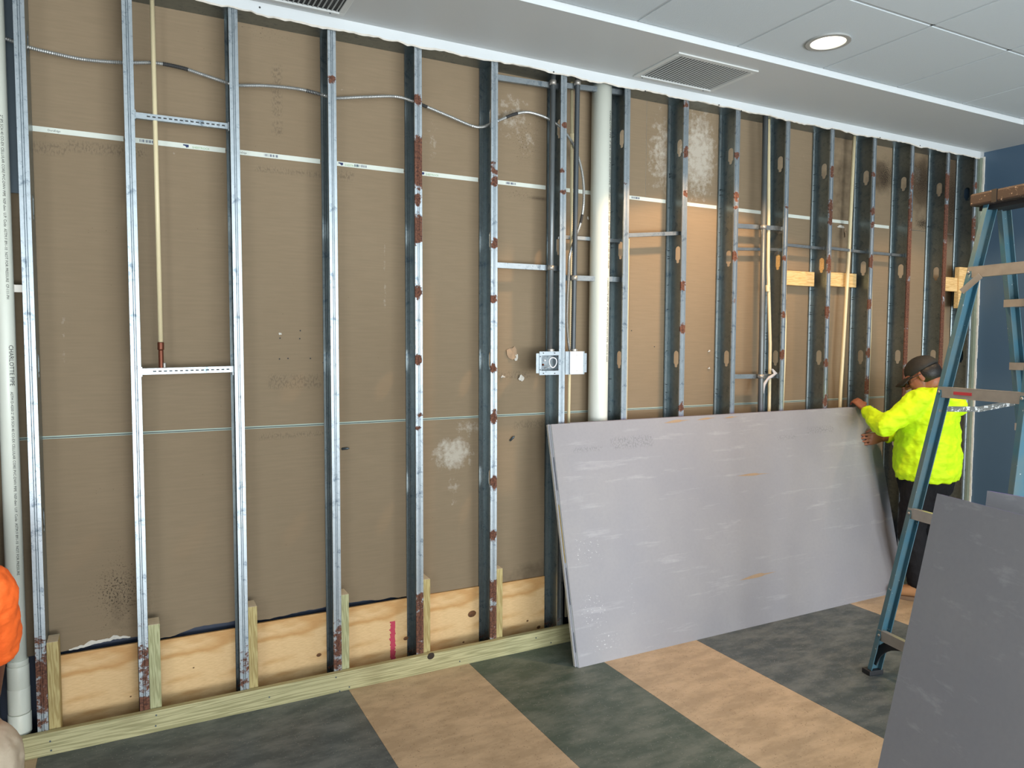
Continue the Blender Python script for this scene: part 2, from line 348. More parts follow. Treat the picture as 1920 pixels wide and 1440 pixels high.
# bound edges of the sheets: printed white strip at the upper joint, pale green bevels at the lower one
for i in range(-1, 15):
    xa = (XS[i]+.001 if i >= 0 else -.66); xb = XS[i+1]-.04
    if i == 12: xb = XS[13]-.045
    if i >= 13:
        continue
    t = MB().box(xa, xb, DEP-.0015, DEP-.0003, J8-.0115, J8+.0095).build('edge_strip', TAPE, wb)
    if i in (0, 1, 2, 3, 4, 5, 7, 8, 10):
        w_ = xb-xa
        if i in (1, 3, 4, 8):
            textobj('SHEETROCK', .0125, (xa+w_*(.62 if i == 1 else .2), DEP-.0017, J8-.0075), (1, 0, 0), (0, 0, 1), INKG, wb)
            MB().prism([(xa+w_*(.52 if i == 1 else .12)+dx, DEP-.0017, J8-.007+dz) for dx, dz in ((0, .012), (.022, .012), (.022, .002), (.013, -.001), (.008, .006), (0, .007))], (0, -.0003, 0)).build('printed_mark', INKB, wb)
        if i in (0, 2): textobj('DuraEdge', .011, (xa+.05 if i == 0 else xa+.004, DEP-.0017, J8-.005), (1, 0, 0), (0, 0, 1), INK, wb)
        if i in (2, 3, 5, 7, 1):
            b_ = MB(); x_ = xa+w_*(.33 if i != 1 else .05)
            for k in range(14): b_.box(x_+k*.0042, x_+k*.0042+random.choice((.001, .002, .003)), DEP-.002, DEP-.0016, J8-.006, J8+.005)
            b_.build('barcode', INKB, wb)
MB().box(-.9, XR, DEP-.0012, DEP-.0004, J4+.0016, J4+.0065).build('edge_strip', plain('pale_green_edge', srgb(168, 184, 172), .7), wb)
MB().box(-.9, XR, DEP-.0012, DEP-.0004, J4-.0052, J4-.0018).build('edge_strip', plain('pale_green_edge', srgb(160, 176, 166), .7), wb)
MB().box(-.9, XR, DEP-.0005, DEP+.002, J4-.0018, J4+.0016).build('joint_gap', INK, wb)
m = MB(); nn_ = 60
for k in range(nn_+1):
    x = -.235+.225*k/nn_; b_ = bottom(x); t_ = k/nn_; hgt = .004+.018*math.sin(PI*t_)**.7*(.35+1.1*abs(mnoise.noise(Vector((x*22, 5, 1)))))
    m.v += [(x, DEP-.0006, b_-.001), (x, DEP-.0006, b_+hgt)]
m.f = [(2*k, 2*k+2, 2*k+3, 2*k+1) for k in range(nn_)]; m.m = [0]*nn_
m.build('torn_gypsum_edge', GYP, wb)
# torn paper and holes
def scrap(px, py, w, h, mat, seed, y=DEP, par=wb, name='paper_tear', lift=.012):
    c0 = at(px, py, 1, y); r = random.Random(seed); n = 11; ring = []
    for k in range(n):
        a = 2*PI*k/n; q = r.uniform(.55, 1.1); ring.append((c0.x+w/2*q*math.cos(a), y-.001-lift*r.random(), c0.z+h/2*q*math.sin(a)))
    m = MB(); m.add([(c0.x, y-lift*.7, c0.z)]+ring, [(0, 1+(k+1) % n, 1+k) for k in range(n)]); o = m.build(name, mat, par); solid(o, .0012); return o
scrap(960, 661, .07, .085, TEAR, 3); scrap(966, 668, .045, .05, GYP, 4, lift=.006); scrap(975, 708, .035, .045, GYP, 6, lift=.02); scrap(942, 706, .03, .014, GYP, 9)
scrap(1101, 410, .016, .03, GYP, 12); scrap(525, 626, .016, .014, GYP, 13, lift=.006); scrap(1328, 658, .02, .016, GYP, 14); scrap(1328, 690, .02, .014, GYP, 15)
scrap(1575, 425, .08, .02, GYP, 21); scrap(1583, 437, .012, .07, TEAR, 22)
for px, py in ((525, 634), (563, 620), (562, 635), (524, 673), (540, 672), (582, 672), (606, 622), (773, 792), (1227, 650), (1184, 620), (606, 680)):
    c0 = at(px, py, 1, DEP); MB().tube([(c0.x, DEP-.001, c0.z), (c0.x, DEP+.004, c0.z)], .0035, 8).build('screw_hole', INK, wb)
# metal anchors poking out of the wall
for px, py, rot in ((645, 841, .1), (958, 823, .9)):
    c0 = at(px, py, 1, DEP); e = Vector((math.cos(rot), -.5, math.sin(rot))).normalized()
    a = c0-e*.012+Vector((0, -.006, 0)); tag(MB().tube([a, a+e*.026, a+e*.036], [.006, .006, .002], 8).build('wall_anchor', DARKMETAL, smooth=True), 'small dark anchor in the brown wall '+('right of the fourth stud' if px == 645 else 'left of the leaning grey boards'), 'anchor')

# ------------------------------------------------------------------ right wall, left wall, rear wall
wr = MB().box(XR, XR+.1, YB, .145, 0, 3.2).build('wall_right', BLUEWALL); wr['kind'] = 'structure'
MB().box(XR-.045, XR-.0005, -.016, .0, .0, ZT).build('drywall_edge', EDGEGREEN, wr)
m = MB()
for k in range(60):
    z = k*.05; w = .007+.005*random.random(); m.box(XR-.004-w, XR-.0003, -.024-.004*random.random(), -.016, z, z+.05)
m.build('torn_bead', GYP, wr)
wl = MB().box(XL-.1, XL, YB, .3, 0, 3.2).build('wall_left', plain('dark_wall_paint', srgb(70, 74, 76), .6)); wl['kind'] = 'structure'
bw = MB(); bw.box(XL, -1.4, YB-.1, YB, 0, 3.2).box(4.6, XR+.1, YB-.1, YB, 0, 3.2).box(-1.4, 4.6, YB-.1, YB, 2.9, 3.2)
w0 = bw.build('wall_rear', WHITE_PAINT); w0['kind'] = 'structure'

# ------------------------------------------------------------------ ceiling
ce = MB().box(XL, XR+.1, YB, .3, ACT+.014, 3.2).build('ceiling', WHITE_PAINT); ce['kind'] = 'structure'
so = MB(); so.box(XL, XR, -.545, .145, ZT, ACT+.014); so.box(5.2, XR, YB, -.545, ZT, ACT+.014)
so = so.build('ceiling_soffit', SOFFIT); so['kind'] = 'structure'
MB().box(XL, 5.197, -.5485, -.545, ZT-.001, ACT+.004).build('soffit_fascia', WHITE_PAINT, so)
MB().box(5.1965, 5.2, YB, -.545, ZT-.001, ACT+.004).build('soffit_fascia', WHITE_PAINT, so)
gx = [5.153-.61*k+.0 for k in range(0, 10)]; gx = [3.30+.61*k for k in range(-9, 4)]; gy = [-.545-.61*k for k in range(0, 9)]
for x in gx:
    if x < 5.19: MB().box(x-.0075, x+.0075, gy[-1], -.549, ACT+.004, ACT+.0135).build('grid_bar', GRIDM, ce)
for y in gy[1:]: MB().box(gx[0], 5.196, y-.0075, y+.0075, ACT+.004, ACT+.0135).build('grid_bar', GRIDM, ce)
tile_mesh = None
for i, x in enumerate(gx):
    for y in gy[:-1]:
        x1 = min(x+.61, 5.196)
        if x1-x < .05 or x < -1: continue
        y1 = y if y < -.56 else y-.004
        MB().box(x+.0075, x1-.0075, y-.6025, y1-.0075, ACT, ACT+.0135).build('ceiling_tile', TILE, ce, bevel=.002)
# wall band left above the opening
nb = 420; m = MB(); xsb = np.linspace(XL, XR-.001, nb)
for x in xsb:
    z = ZB+jag(x, .009)+(.004 if x < .5 else 0); m.v += [(x, -.016, ZT), (x, -.016, z+.002), (x, -.012, z-.004+jag(x+3, .004)), (x, 0, z+jag(x+9, .004)), (x, 0, ZT)]
for i in range(nb-1):
    for k in range(5): a = i*5+k; b = i*5+(k+1) % 5; m.f.append((a, b, b+5, a+5)); m.m.append(1 if k in (1, 2) else 0)
tb = m.build('trim_1', [WHITE_PAINT, GYP]); tb['kind'] = 'structure'
for px, py in ((487, 9), (1038, 130), (1348, 192), (1650, 253), (1725, 268), (1210, 166), (1390, 203)):
    c0 = at(px, py+5, 1, -.016); MB().tube([c0, c0+Vector((0, -.002, 0))], .004, 8).build('nail_head', INK, tb)
# top runner
tr_ = MB().box(XL, XR, .0, .144, 3.0, 3.034).build('trim_2', GALV_SHADE); tr_['kind'] = 'structure'  # runner takes the shade-darkened steel as well

# downlight
dl = empty('downlight', (3.03, -.81, ACT), label='round recessed ceiling downlight glowing warm white in a ceiling tile', cat='light')
MB().ring((3.03, -.81, ACT-.008), (0, 0, 1), .081, .102).build('trim_ring', plain('grey_trim', srgb(172, 174, 172), .35, .3), dl, smooth=False)
e = M('lit_lens'); e.set('Emission Color', (1, .9, .68, 1)); e.set('Emission Strength', 3.0)
MB().tube([(3.03, -.81, ACT-.0035), (3.03, -.81, ACT-.001)], .082, 40).build('lens', e.m, dl)
# vents
def vent(x0, x1, y0, y1, label):
    v = empty('ceiling_vent', ((x0+x1)/2, (y0+y1)/2, ZT), label=label, cat='vent', group='vents in the soffit')
    fr = MB(); b = .028; z0, z1 = ZT-.008, ZT
    fr.box(x0, x1, y0, y0+b, z0, z1); fr.box(x0, x1, y1-b, y1, z0, z1); fr.box(x0, x0+b, y0+b, y1-b, z0, z1); fr.box(x1-b, x1, y0+b, y1-b, z0, z1)
    fr.build('vent_frame', VENTM, v, bevel=.002)
    MB().box(x0+.01, x1-.01, y0+.01, y1-.01, ZT-.0015, ZT-.0005).build('backing', BLACK, v)
    n = 24
    for k in range(n):
        x = x0+b+(x1-x0-2*b)*(k+.5)/n
        MB().obox((x, (y0+y1)/2, ZT-.0055), ((.35, 0, -.94), (0, 1, 0), (.94, 0, .35)), (.0031, (y1-y0)/2-b, .0007)).build('slat', VENTM, v)
    MB().box(x0+b-.002, x1-b+.002, y1-b-.006, y1-b, ZT-.014, ZT-.007).build('comb', VENTM, v)
    for x in (x0+.05, x1-.06): MB().tube([(x, y1-.012, z0), (x, y1-.012, z0-.002)], .004, 8).build('screw', DARKMETAL, v)
vent(2.43, 2.965, -.435, -.07, 'grey louvred ceiling vent near the round downlight')
vent(.33, .875, -.43, -.06, 'grey louvred ceiling vent cut off by the top edge of the picture')

# ------------------------------------------------------------------ metal studs
HOLES = (.907, 1.517, 2.127, 2.74)
def yz(i, py):   # picture row on the stud's front -> height
    lo, hi = 0., 3.1
    for _ in range(30):
        mid = (lo+hi)/2; d = Vector((XS[i], 0, mid))-CO; y = 720-F_PX*d.dot(UP)/d.dot(FW)
        if y > py: lo = mid
        else: hi = mid
    return lo
RUST = {0: [(1280, 85, .62)], 1: [(1255, 75, .5), (1320, 20, .9)], 2: [(1250, 45, .45)], 3: [(150, 8, 1), (1215, 50, .6)],
        4: [(187, 13, 1), (262, 8, .6), (290, 28, 1), (330, 22, 1), (378, 14, .8), (430, 26, 1), (548, 12, 1), (675, 9, 1), (780, 4, .8), (802, 4, .8), (1117, 8, 1), (1180, 60, .75)],
        5: [(310, 5, .8), (323, 5, .9), (341, 8, 1), (457, 10, 1), (561, 7, 1), (691, 8, 1), (782, 14, .9), (905, 14, 1), (1003, 11, 1), (1105, 20, 1), (1165, 35, .8)],
        6: [(235, 7, 1), (322, 8, .6), (361, 4, 1)], 7: [(345, 5, .6)], 8: [(198, 6, .9), (285, 10, 1), (362, 7, .9), (536, 9, 1), (617, 10, 1), (763, 9, .9)],
        9: [(293, 7, 1), (369, 9, 1), (391, 4, 1), (481, 9, 1), (565, 6, .6)], 10: [(299, 4, .7), (386, 7, .6), (485, 6, .7), (590, 7, .8), (665, 9, .9)],
        11: [(321, 12, 1), (390, 14, 1), (413, 9, 1), (497, 17, 1), (585, 12, 1), (681, 8, 1), (752, 12, .9)], 12: [(327, 4, 1), (397, 8, 1), (421, 5, 1), (491, 13, 1), (571, 10, 1), (661, 9, 1), (725, 22, .6)],
        13: [(338, 16, 1), (375, 15, .7), (405, 18, .85), (470, 60, .9), (570, 50, .9), (650, 40, .9), (720, 40, .8)], 14: [(350, 24, 1), (420, 40, .9), (510, 60, .95), (620, 60, .9), (700, 40, .9)],
        15: [(349, 8, 1), (430, 25, .7), (540, 40, .4)], -1: []}
CHALK = {0: .8, 1: .55, 2: .25, 3: .3, 4: .5, 5: .6, 6: .3, 7: .15, 8: .2, 9: .15, 10: .25, 11: .3, 12: .3, 13: .8, 14: .9, 15: .5, -1: .3}
FL_W = .0355
def make_stud(i, X, label, z0=.0, z1=3.0):
    prof = [(-FL_W, .008), (-FL_W, 0), (-.0235, 0), (-.0215, .0022), (-.0195, 0), (-.0165, 0), (-.0145, .0022), (-.0125, 0), (0, 0)]
    back = [(0, DEP-.001), (-.0125, DEP-.001), (-.0145, DEP-.0032), (-.0165, DEP-.001), (-.0195, DEP-.001), (-.0215, DEP-.0032), (-.0235, DEP-.001), (-FL_W, DEP-.001), (-FL_W, DEP-.009)]
    m = MB(); nz = 150; zs = np.linspace(z0, z1, nz+1); lean = .0
    for P in (prof, back):
        n = len(P); b = len(m.v)
        for z in zs:
            for (x, y) in P: m.v.append((X+x, y, z))
        for k in range(nz):
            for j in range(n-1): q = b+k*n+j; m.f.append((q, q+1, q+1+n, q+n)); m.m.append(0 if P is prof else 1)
    # web with punched service holes
    cz = []; prev = z0
    for h in HOLES:
        cz.append((prev, h-.09, 0)); cz.append((h-.09, h+.09, 1)); prev = h+.09
    cz.append((prev, z1, 0)); yc = .0735
    for a, b_, hole in cz:
        if not hole:
            n = max(1, int((b_-a)/.05)); ys = [0, .006, .03, DEP/2, DEP-.001]; s0 = len(m.v)
            for k in range(n+1):
                for y in ys: m.v.append((X, y, a+(b_-a)*k/n))
            for k in range(n):
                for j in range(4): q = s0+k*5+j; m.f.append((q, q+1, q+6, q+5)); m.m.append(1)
        else:
            h = (a+b_)/2; hl = []
            for k in range(9): t = PI*k/8; hl.append((yc+.0205*math.cos(t), h+.028+.0205*math.sin(t)))
            hl += [(yc-.0205, h-.026), (yc-.011, h-.034), (yc-.011, h-.046), (yc, h-.05), (yc+.011, h-.046), (yc+.011, h-.034), (yc+.0205, h-.026)]
            out = []
            for (y, z) in hl:
                dy, dz = y-yc, z-h; k = min((DEP/2)/abs(dy) if abs(dy) > 1e-6 else 1e9, .09/abs(dz) if abs(dz) > 1e-6 else 1e9)
                out.append((min(max(yc+dy*k, 0), DEP-.001), h+dz*k))
            # snap the rectangle corners
            for (Y_, Z_) in ((0, a), (0, b_), (DEP-.001, a), (DEP-.001, b_)):
                j = min(range(len(out)), key=lambda q: (out[q][0]-Y_)**2+(out[q][1]-Z_)**2); out[j] = (Y_, Z_)
            s0 = len(m.v); n = len(hl)
            m.v += [(X, y, z) for y, z in hl]+[(X, y, z) for y, z in out]
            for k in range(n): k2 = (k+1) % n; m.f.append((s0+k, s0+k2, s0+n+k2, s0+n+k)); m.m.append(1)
    V = np.array(m.v); R = np.zeros(len(V)); Z = V[:, 2]
    rr_ = random.Random(i+9)
    if i >= 0:
        for (py, hp, s) in RUST[i]:
            zc = yz(i, py); hz = max(.008, abs(yz(i, py-hp)-yz(i, py+hp))/2)
            q = s*1.15*np.exp(-(abs(Z-zc)/hz)**3*.8); xc = -.018+rr_.uniform(-.009, .007)
            if hp < 20: q = q*np.exp(-((V[:, 0]-X-xc)/.02)**2*.7)
            R = np.maximum(R, q*np.clip(1-(V[:, 1]-.012)/.02, 0, 1))
        R = np.maximum(R, .5*np.clip(1-Z/.25, 0, 1))
    ch = np.full(len(V), CHALK[i])*np.where(Z < 1.4, 1.25, .9)
    o = m.build('metal_stud', [GALV, GALV_SHADE], attrs=dict(rust=R, chalk=ch)); solid(o, .0011, 0)
    # shear very slightly so the stud stands as out of plumb as it does
    tag(o, label, 'stud', 'galvanised wall studs')
    sc_ = MB(); r = random.Random(i+50)
    if i >= 6:
        for k in range(16 if i > 7 else 7):
            z = r.uniform(1.15, 2.8); sc_.tube([(X-.017, DEP-.001, z), (X-.017-r.uniform(-.002, .004), DEP-.02-r.uniform(0, .012), z+r.uniform(-.002, .002))], [.0022, .0009], 5)
        s_ = sc_.build('screw_tips', DARKMETAL, o); s_['kind'] = 'stuff'
    return o
where = ['standing right beside the thin white pipe, its foot deeply rusted', 'left of the cream pipe that ends in a copper stub', 'closing the bay of the cream pipe with the copper stub on the right',
         'with a dark cavity behind it, fourth from the thin white pipe', 'with long brown rust patches, left of the white scuffed wall', 'with round rust spots, left of the two grey conduits',
         'carrying the two electrical boxes', 'right behind the thick white pipe', 'with brown rust spots, second right of the thick white pipe', 'just left of the conduit and cream pipe in the right half',
         'with the bowed cream pipe, left of the first wood block', 'with large rust spots, between the two wood blocks', 'hugged by the cream pipe nearest the hands of the man in yellow', 'with a long brown rusted edge, left above the black cap',
         'with white and brown corroded edge, left of the block by the ladder', 'standing in the corner against the blue wall']
ORD = ['', 'second', 'third', 'fourth', 'fifth', 'sixth', 'seventh', 'eighth', 'ninth', 'tenth', 'eleventh', 'twelfth', 'thirteenth', 'fourteenth', 'fifteenth', 'last']
for i in range(16): make_stud(i, XS[i], 'metal stud '+where[i])
make_stud(-1, -.475, 'galvanised steel stud at the left edge of the picture behind the thin white pipe')

# metal backing plate and short channel at far left
tag(MB().box(-.47, -.345, .125, .128, at(30, 362, 1, .125).z, 3.0).build('backing_plate', DARKMETAL), 'dark steel backing plate between the thin white pipe and the first stud, at the top', 'plate')
z = at(38, 541, 1, .05).z
tag(MB().box(-.47, -.338, .05, .054, z-.014, z+.014).build('backing_channel', ALU), 'short flat metal strip left of the first stud at mid height', 'bracket')

# ------------------------------------------------------------------ horizontal metal blocking
def channel(p0, p1, y, h, label, slots=False, mat=GALV, foot=True):
    a, b = Vector(p0), Vector(p1); m = MB(); up = Vector((0, 0, 1))
    t = empty('blocking_channel', (a+b)/2, label=label, cat='bracket', group='horizontal metal blocking between the studs')
    d = b-a
    m.beam(a, b, up, h, .0015)
    m.beam(a+up*h/2+Vector((0, .009, 0)), b+up*h/2+Vector((0, .009, 0)), (0, 1, 0), .018, .0015)
    m.beam(a-up*h/2+Vector((0, .009, 0)), b-up*h/2+Vector((0, .009, 0)), (0, 1, 0), .018, .0015)
    V = len(m.v); m.build('channel_web', mat, t, attrs=dict(rust=[0]*V, chalk=[.5]*V))
    if slots:
        s = MB()
        for k in range(15):
            q = a+d*(.14+.8*k/14); s.obox(q-Vector((0, .0012, 0)), (d, (0, 1, 0), (0, 0, 1)), (.006, .0004, .0025))
        s.build('slots', INK, t)['kind'] = 'stuff'
    if foot:
        for q in (a.x+.002, b.x-.002): MB().box(q-.002, q+.002, y-.012, y+.018, a.z-h*.8, a.z+h*.8).build('end_tab', mat, t, attrs=dict(rust=[0]*8, chalk=[.5]*8))
    return t
def hz(px, py, y=.05): return at(px, py, 1, y).z
channel((XS[0+1]+.001, .04, hz(255, 217)), (XS[2]-.037, .04, hz(430, 238)), .04, .022, 'slotted flat metal strip behind the cream pipe, near the top', True)
channel((XS[1]+.001, .04, hz(265, 697, .04)), (XS[2]-.037, .04, hz(442, 692, .04)), .04, .024, 'slotted flat metal strip holding the copper stub of the cream pipe', True)
channel((XS[5]+.001, .05, hz(933, 145)), (XS[6]-.001, .05, hz(1045, 161)), .05, .026, 'metal blocking strip high up left of the grey conduit', mat=GALVD)
channel((XS[6]+.001, .05, hz(1065, 161)), (XS[7]-.001, .05, hz(1165, 172)), .05, .026, 'metal blocking strip at the top behind the thick white pipe', mat=GALVD)
channel((XS[5]+.001, .05, hz(933, 497)), (XS[6]-.001, .05, hz(1045, 503)), .05, .026, 'metal blocking strip strapped to the grey conduit above the open electrical box')
channel((XS[6]+.001, .05, hz(1065, 521)), (XS[7]-.001, .05, hz(1165, 524)), .05, .026, 'metal blocking strip strapped to the ribbed conduit, passing behind the thick white pipe', mat=GALVD)
channel((XS[6]+.001, .09, hz(1065, 445, .09)), (XS[7]-.001, .09, hz(1165, 452, .09)), .09, .018, 'thinner upper strip behind the thick white pipe', mat=GALVD)
channel((XS[7]+.001, .04, hz(1180, 442, .04)), (XS[8]-.001, .04, hz(1278, 437, .04)), .04, .02, 'dark metal strip in the bay right of the thick white pipe', mat=GALVD)
channel((XS[9]+.001, .05, hz(1386, 424)), (XS[10]-.001, .05, hz(1474, 429)), .05, .026, 'upper metal strip strapped to the grey conduit in the right half')
channel((XS[9]+.001, .08, hz(1386, 468, .08)), (XS[10]-.001, .08, hz(1460, 468, .08)), .08, .016, 'thin dark strip just below the upper strip on the right grey conduit', mat=GALVD)
channel((XS[9]+.001, .05, hz(1375, 706)), (XS[10]-.001, .05, hz(1465, 705)), .05, .026, 'lower metal strip strapped to the grey conduit in the right half, with a white rag')
channel((XS[10]+.001, .06, hz(1478, 459, .06)), (XS[11]-.001, .06, hz(1545, 466, .06)), .06, .016, 'thin metal strip above the first wood block', mat=GALVD)
channel((XS[11]+.001, .06, hz(1560, 465, .06)), (XS[12]-.001, .06, hz(1625, 473, .06)), .06, .016, 'thin metal strip above the second wood block', mat=GALVD)
channel((XS[12]+.001, .06, hz(1638, 474, .06)), (XS[13]-.001, .06, hz(1693, 479, .06)), .06, .016, 'thin metal strip in the bay right of the second wood block', mat=GALVD)

# ------------------------------------------------------------------ wood blocks
def wblock(x0, x1, y0, y1, z0, z1, label, cleat=None):
    t = empty('wood_block', ((x0+x1)/2, (y0+y1)/2, z0), label=label, cat='wood block')
    MB().box(x0, x1, y0, y1, z0, z1).build('board', PINE, t, bevel=.002)
    if cleat: MB().box(*cleat).build('cleat', PINE, t, bevel=.001)
wblock(XS[10]+.002, XS[11]-.038, .095, .13, hz(1505, 536, .1), hz(1505, 509, .1), 'pale pine block behind the eleventh stud, left of the pair', (XS[10]+.001, XS[10]+.016, .012, .09, hz(1478, 562, 0), hz(1478, 471, 0)))
wblock(XS[11]+.002, XS[12]-.038, .095, .13, hz(1583, 538, .1), hz(1583, 512, .1), 'pale pine block crossed by the leaning cream pipe', (XS[11]+.001, XS[11]+.016, .012, .09, hz(1560, 562, 0), hz(1560, 476, 0)))
wblock(XS[14]+.002, 5.51, .03, .06, hz(1783, 546, .03), hz(1783, 520, .03), 'pale pine block left of the ladder, fixed to an upright board')
zz = hz(1800, 578, .03); tag(MB().box(5.512, 5.62, .02, .055, zz, hz(1800, 501, .03)).build('upright_board', PINE, bevel=.002), 'short upright pine board behind the ladder rail near the corner', 'wood block')

# ------------------------------------------------------------------ plywood kickers, posts, bottom plate
for i in range(6):
    x0 = XS[i]+.002; x1 = XS[i+1]-.0375; z = PLYTOP+(.004, -.004, .0, .003, .002, -.002)[i]
    nm = ['nearest the thin white pipe', 'second from the left', 'pale and plain, third from the left', 'marked with a red chalk line', 'with a large round knot', 'just left of the leaning grey boards'][i]
    o = tag(MB().box(x0, x1, .131, .1435, .0, z).build('plywood_strip', PLYW, bevel=.001), 'knotty plywood strip at the foot of the wall '+nm, 'plywood', 'plywood strips along the foot of the wall')
    if i == 3:
        r = MB(); p = at(736, 1165, 1, .131); q = at(736, 1238, 1, .131); n = 26
        for k in range(n):
            w = .011+.004*random.random(); zc = q.z+(p.z-q.z)*(k+.5)/n; dx = random.uniform(-.003, .003); r.box(p.x-w+dx, p.x+w+dx, .1302, .131, zc-(p.z-q.z)/n*.5, zc+(p.z-q.z)/n*.5)
        r.build('chalk_line', plain('red_chalk', srgb(196, 70, 92), .9, var=.4, vs=60), o)
    KN = {3: [(598, 1228, .012), (761, 1197, .013)], 4: [(885, 1151, .024), (869, 1204, .006)], 5: [(989, 1164, .007), (1010, 1176, .012)], 0: [(245, 1306, .004), (285, 1303, .004)], 1: [(363, 1252, .004)]}
    for (px, py, rr) in KN.get(i, []):
        c0 = at(px, py, 1, .1308)
        MB().ell(c0, ((1, 0, .1), (0, 1, 0), (-.1, 0, 1)), (rr, .0012, rr*.72), 20, 8).build('knot', plain('wood_knot', srgb(120, 78, 40), .7, var=.8, vs=40, dark=(.01, .006, .003, 1)), o, smooth=True)
ptop = [1207, 1174, 1140, 1117, 1088, 1068]
plab = ['beside the rusted foot of the first stud, broad face lit', 'beside the second stud, greenish with pale cut top', 'beside the third stud, yellowish', 'beside the fourth stud, just left of the red chalk line', 'beside the fifth stud, left of the knotty plywood', 'beside the sixth stud, closest to the leaning grey boards']
for i in range(6):
    x0 = XS[i]+.0015; z = yz(i, ptop[i]); w = (.040, .044, .038, .036, .036, .036)[i]
    t = empty('wood_post', (x0+w/2, .05, 0), label='short treated pine post '+plab[i], cat='post', group='short wooden posts beside the studs')
    MB().box(x0, x0+w, .004, .09, 0, z).build('post_body', (STUDWOOD, STUDWOOD2)[i in (1, 3)], t, bevel=.0015)
    MB().box(x0+.001, x0+w-.001, .005, .089, z, z+.001).build('cut_end', ENDGRAIN, t)
sl = empty('bottom_plate', (2.5, -.015, 0), label='long green-tinged treated pine board lying on edge along the foot of the stud wall', cat='board')
MB().box(-1.6, XR-.001, -.028, -.001, 0, .09).build('plate_board', TREATED, sl, bevel=.0015)
c0 = at(808, 1232, 1, -.029); MB().ell((c0.x, -.0275, c0.z+.004), ((1, 0, .2), (0, 1, 0), (-.2, 0, 1)), (.02, .0015, .017), 20, 8).build('knot', plain('dark_knot', (.03, .02, .012, 1), .8), sl, smooth=True)
for px, py in ((94, 1390), (96, 1407), (293, 1341), (292, 1361), (505, 1307), (637, 1296), (655, 1288), (862, 1240), (1005, 1196), (1033, 1205), (630, 1270)):
    c0 = at(px, py, 1, -.029); MB().tube([c0, c0-Vector((0, .0015, 0))], .0035, 8).build('nail_head', DARKMETAL, sl)

# ------------------------------------------------------------------ pipes
def pipe(pts, r, mat, name, label, cat='pipe', parts=(), n=20):
    p0 = Vector(pts[-1]); t = empty(name, p0, label=label, cat=cat)
    MB().tube(pts, r, n).build('pipe_body', mat, t, smooth=True)
    for (a, b, rr, mm, nm) in parts:
        a, b = Vector(a), Vector(b); d = (b-a).normalized(); L = (b-a).length; e_ = min(.004, L*.2)
        MB().tube([a, a+d*.0001, a+d*e_, b-d*e_, b-d*.0001, b], [rr*.9, rr*.97, rr, rr, rr*.97, rr*.9], n).build(nm, mm, t, smooth=True)
    return t
XP, YP = -.4, .05
zc = [at(x, y, 1, .02).z for x, y in ((40, 1240), (40, 1290), (40, 1305), (40, 1340), (42, 1352), (42, 1372))]
p1 = pipe([(XP, YP, 3.0), (XP, YP, 1.5), (XP, YP, 0)], .031, PVC, 'drain_pipe', 'thin white plastic drain pipe at the left edge with a coupling at its foot', parts=[
    ((XP, YP, zc[0]), (XP, YP, zc[0]-.022), .036, PVC, 'coupling'), ((XP, YP, zc[0]-.022), (XP, YP, zc[1]-.01), .0375, PVC, 'coupling'), ((XP, YP, zc[1]-.006), (XP, YP, zc[3]), .0385, PVC, 'coupling'), ((XP, YP, zc[3]-.002), (XP, YP, zc[5]-.015), .040, PVC, 'coupling'),
    ((XP, YP, zc[5]-.015), (XP, YP, 0), .036, plain('dirty_iron', srgb(120, 104, 90), .8, var=.6, vs=25), 'pipe_hub')])
def vtext(body, size, px, py, X, Y, R, mat, parent, ang, flip=-1, sx=1):
    z = at(px, py, 1, Y-R).z; n_ = Vector((math.sin(ang), -math.cos(ang), 0)); rt = Vector((math.cos(ang), math.sin(ang), 0))
    textobj(body, size, Vector((X, Y, z))+n_*(R+.0008)-rt*0, (0, 0, -1), rt, mat, parent, sx=sx)
vtext('CHARLOTTE PIPE', .021, 12, 647, XP, YP, .031, INK, p1, .35, sx=.95)
vtext('ASTM D-4200 2" IPS SCH 40 CO-EX CELLULAR CORE PVC-DWV PIPE  NSF-dwv  U.P. Code  ASTM F 891-10  NOT FOR PRESSURE', .0125, 14, 735, XP, YP, .031, INK, p1, .35, sx=1.02)
vtext('2" IPS SCH 40 CO-EX CELLULAR CORE PVC-DWV PIPE  NSF-dwv  U.P. Code  ASTM F 891-10  NOT FOR PRESSURE  CF-111-PH', .0125, 2, 215, XP, YP, .031, INK, p1, .3, sx=1.0)
XQ, YQ = at(1126, 400, 1, .075).x, .075
p2 = pipe([(XQ, YQ, 3.0), (XQ-.004, YQ, 1.5), (XQ-.006, YQ, .09)], .0545, PVC, 'vent_pipe', 'thick white plastic pipe rising behind the leaning grey boards', n=32)
vtext('CHARLOTTE PIPE  4" IPS SCH 40 PVC-DWV PIPE  NSF-dwv  ASTM D 2665  NSF-pw  PVC 1120  U.P. Code', .018, 1136, 205, XQ, YQ, .0545, INK, p2, .33, sx=1.05)
vtext('CHARLOTTE PIPE  4" IPS SCH 40 PVC-DWV PIPE  ASTM D 2665', .016, 1126, 520, XQ-.003, YQ, .0545, INK, p2, .3, sx=1.05)
z = at(300, 647, 1, .05).z
pipe([(.128, .05, 3.0), (.13, .05, z)], .0092, CPVC, 'water_pipe', 'cream plastic water pipe in the second bay ending in a copper stub', parts=[((.13, .05, z+.012), (.13, .05, z-.02), .0125, COPPER, 'copper_cup'), ((.13, .05, z-.02), (.13, .05, hz(302, 691, .05)), .0098, COPPER, 'copper_stub'), ((.142, .04, hz(302, 691, .05)+.002), (.142, .04, hz(302, 680, .05)), .006, ALU, 'clip')])
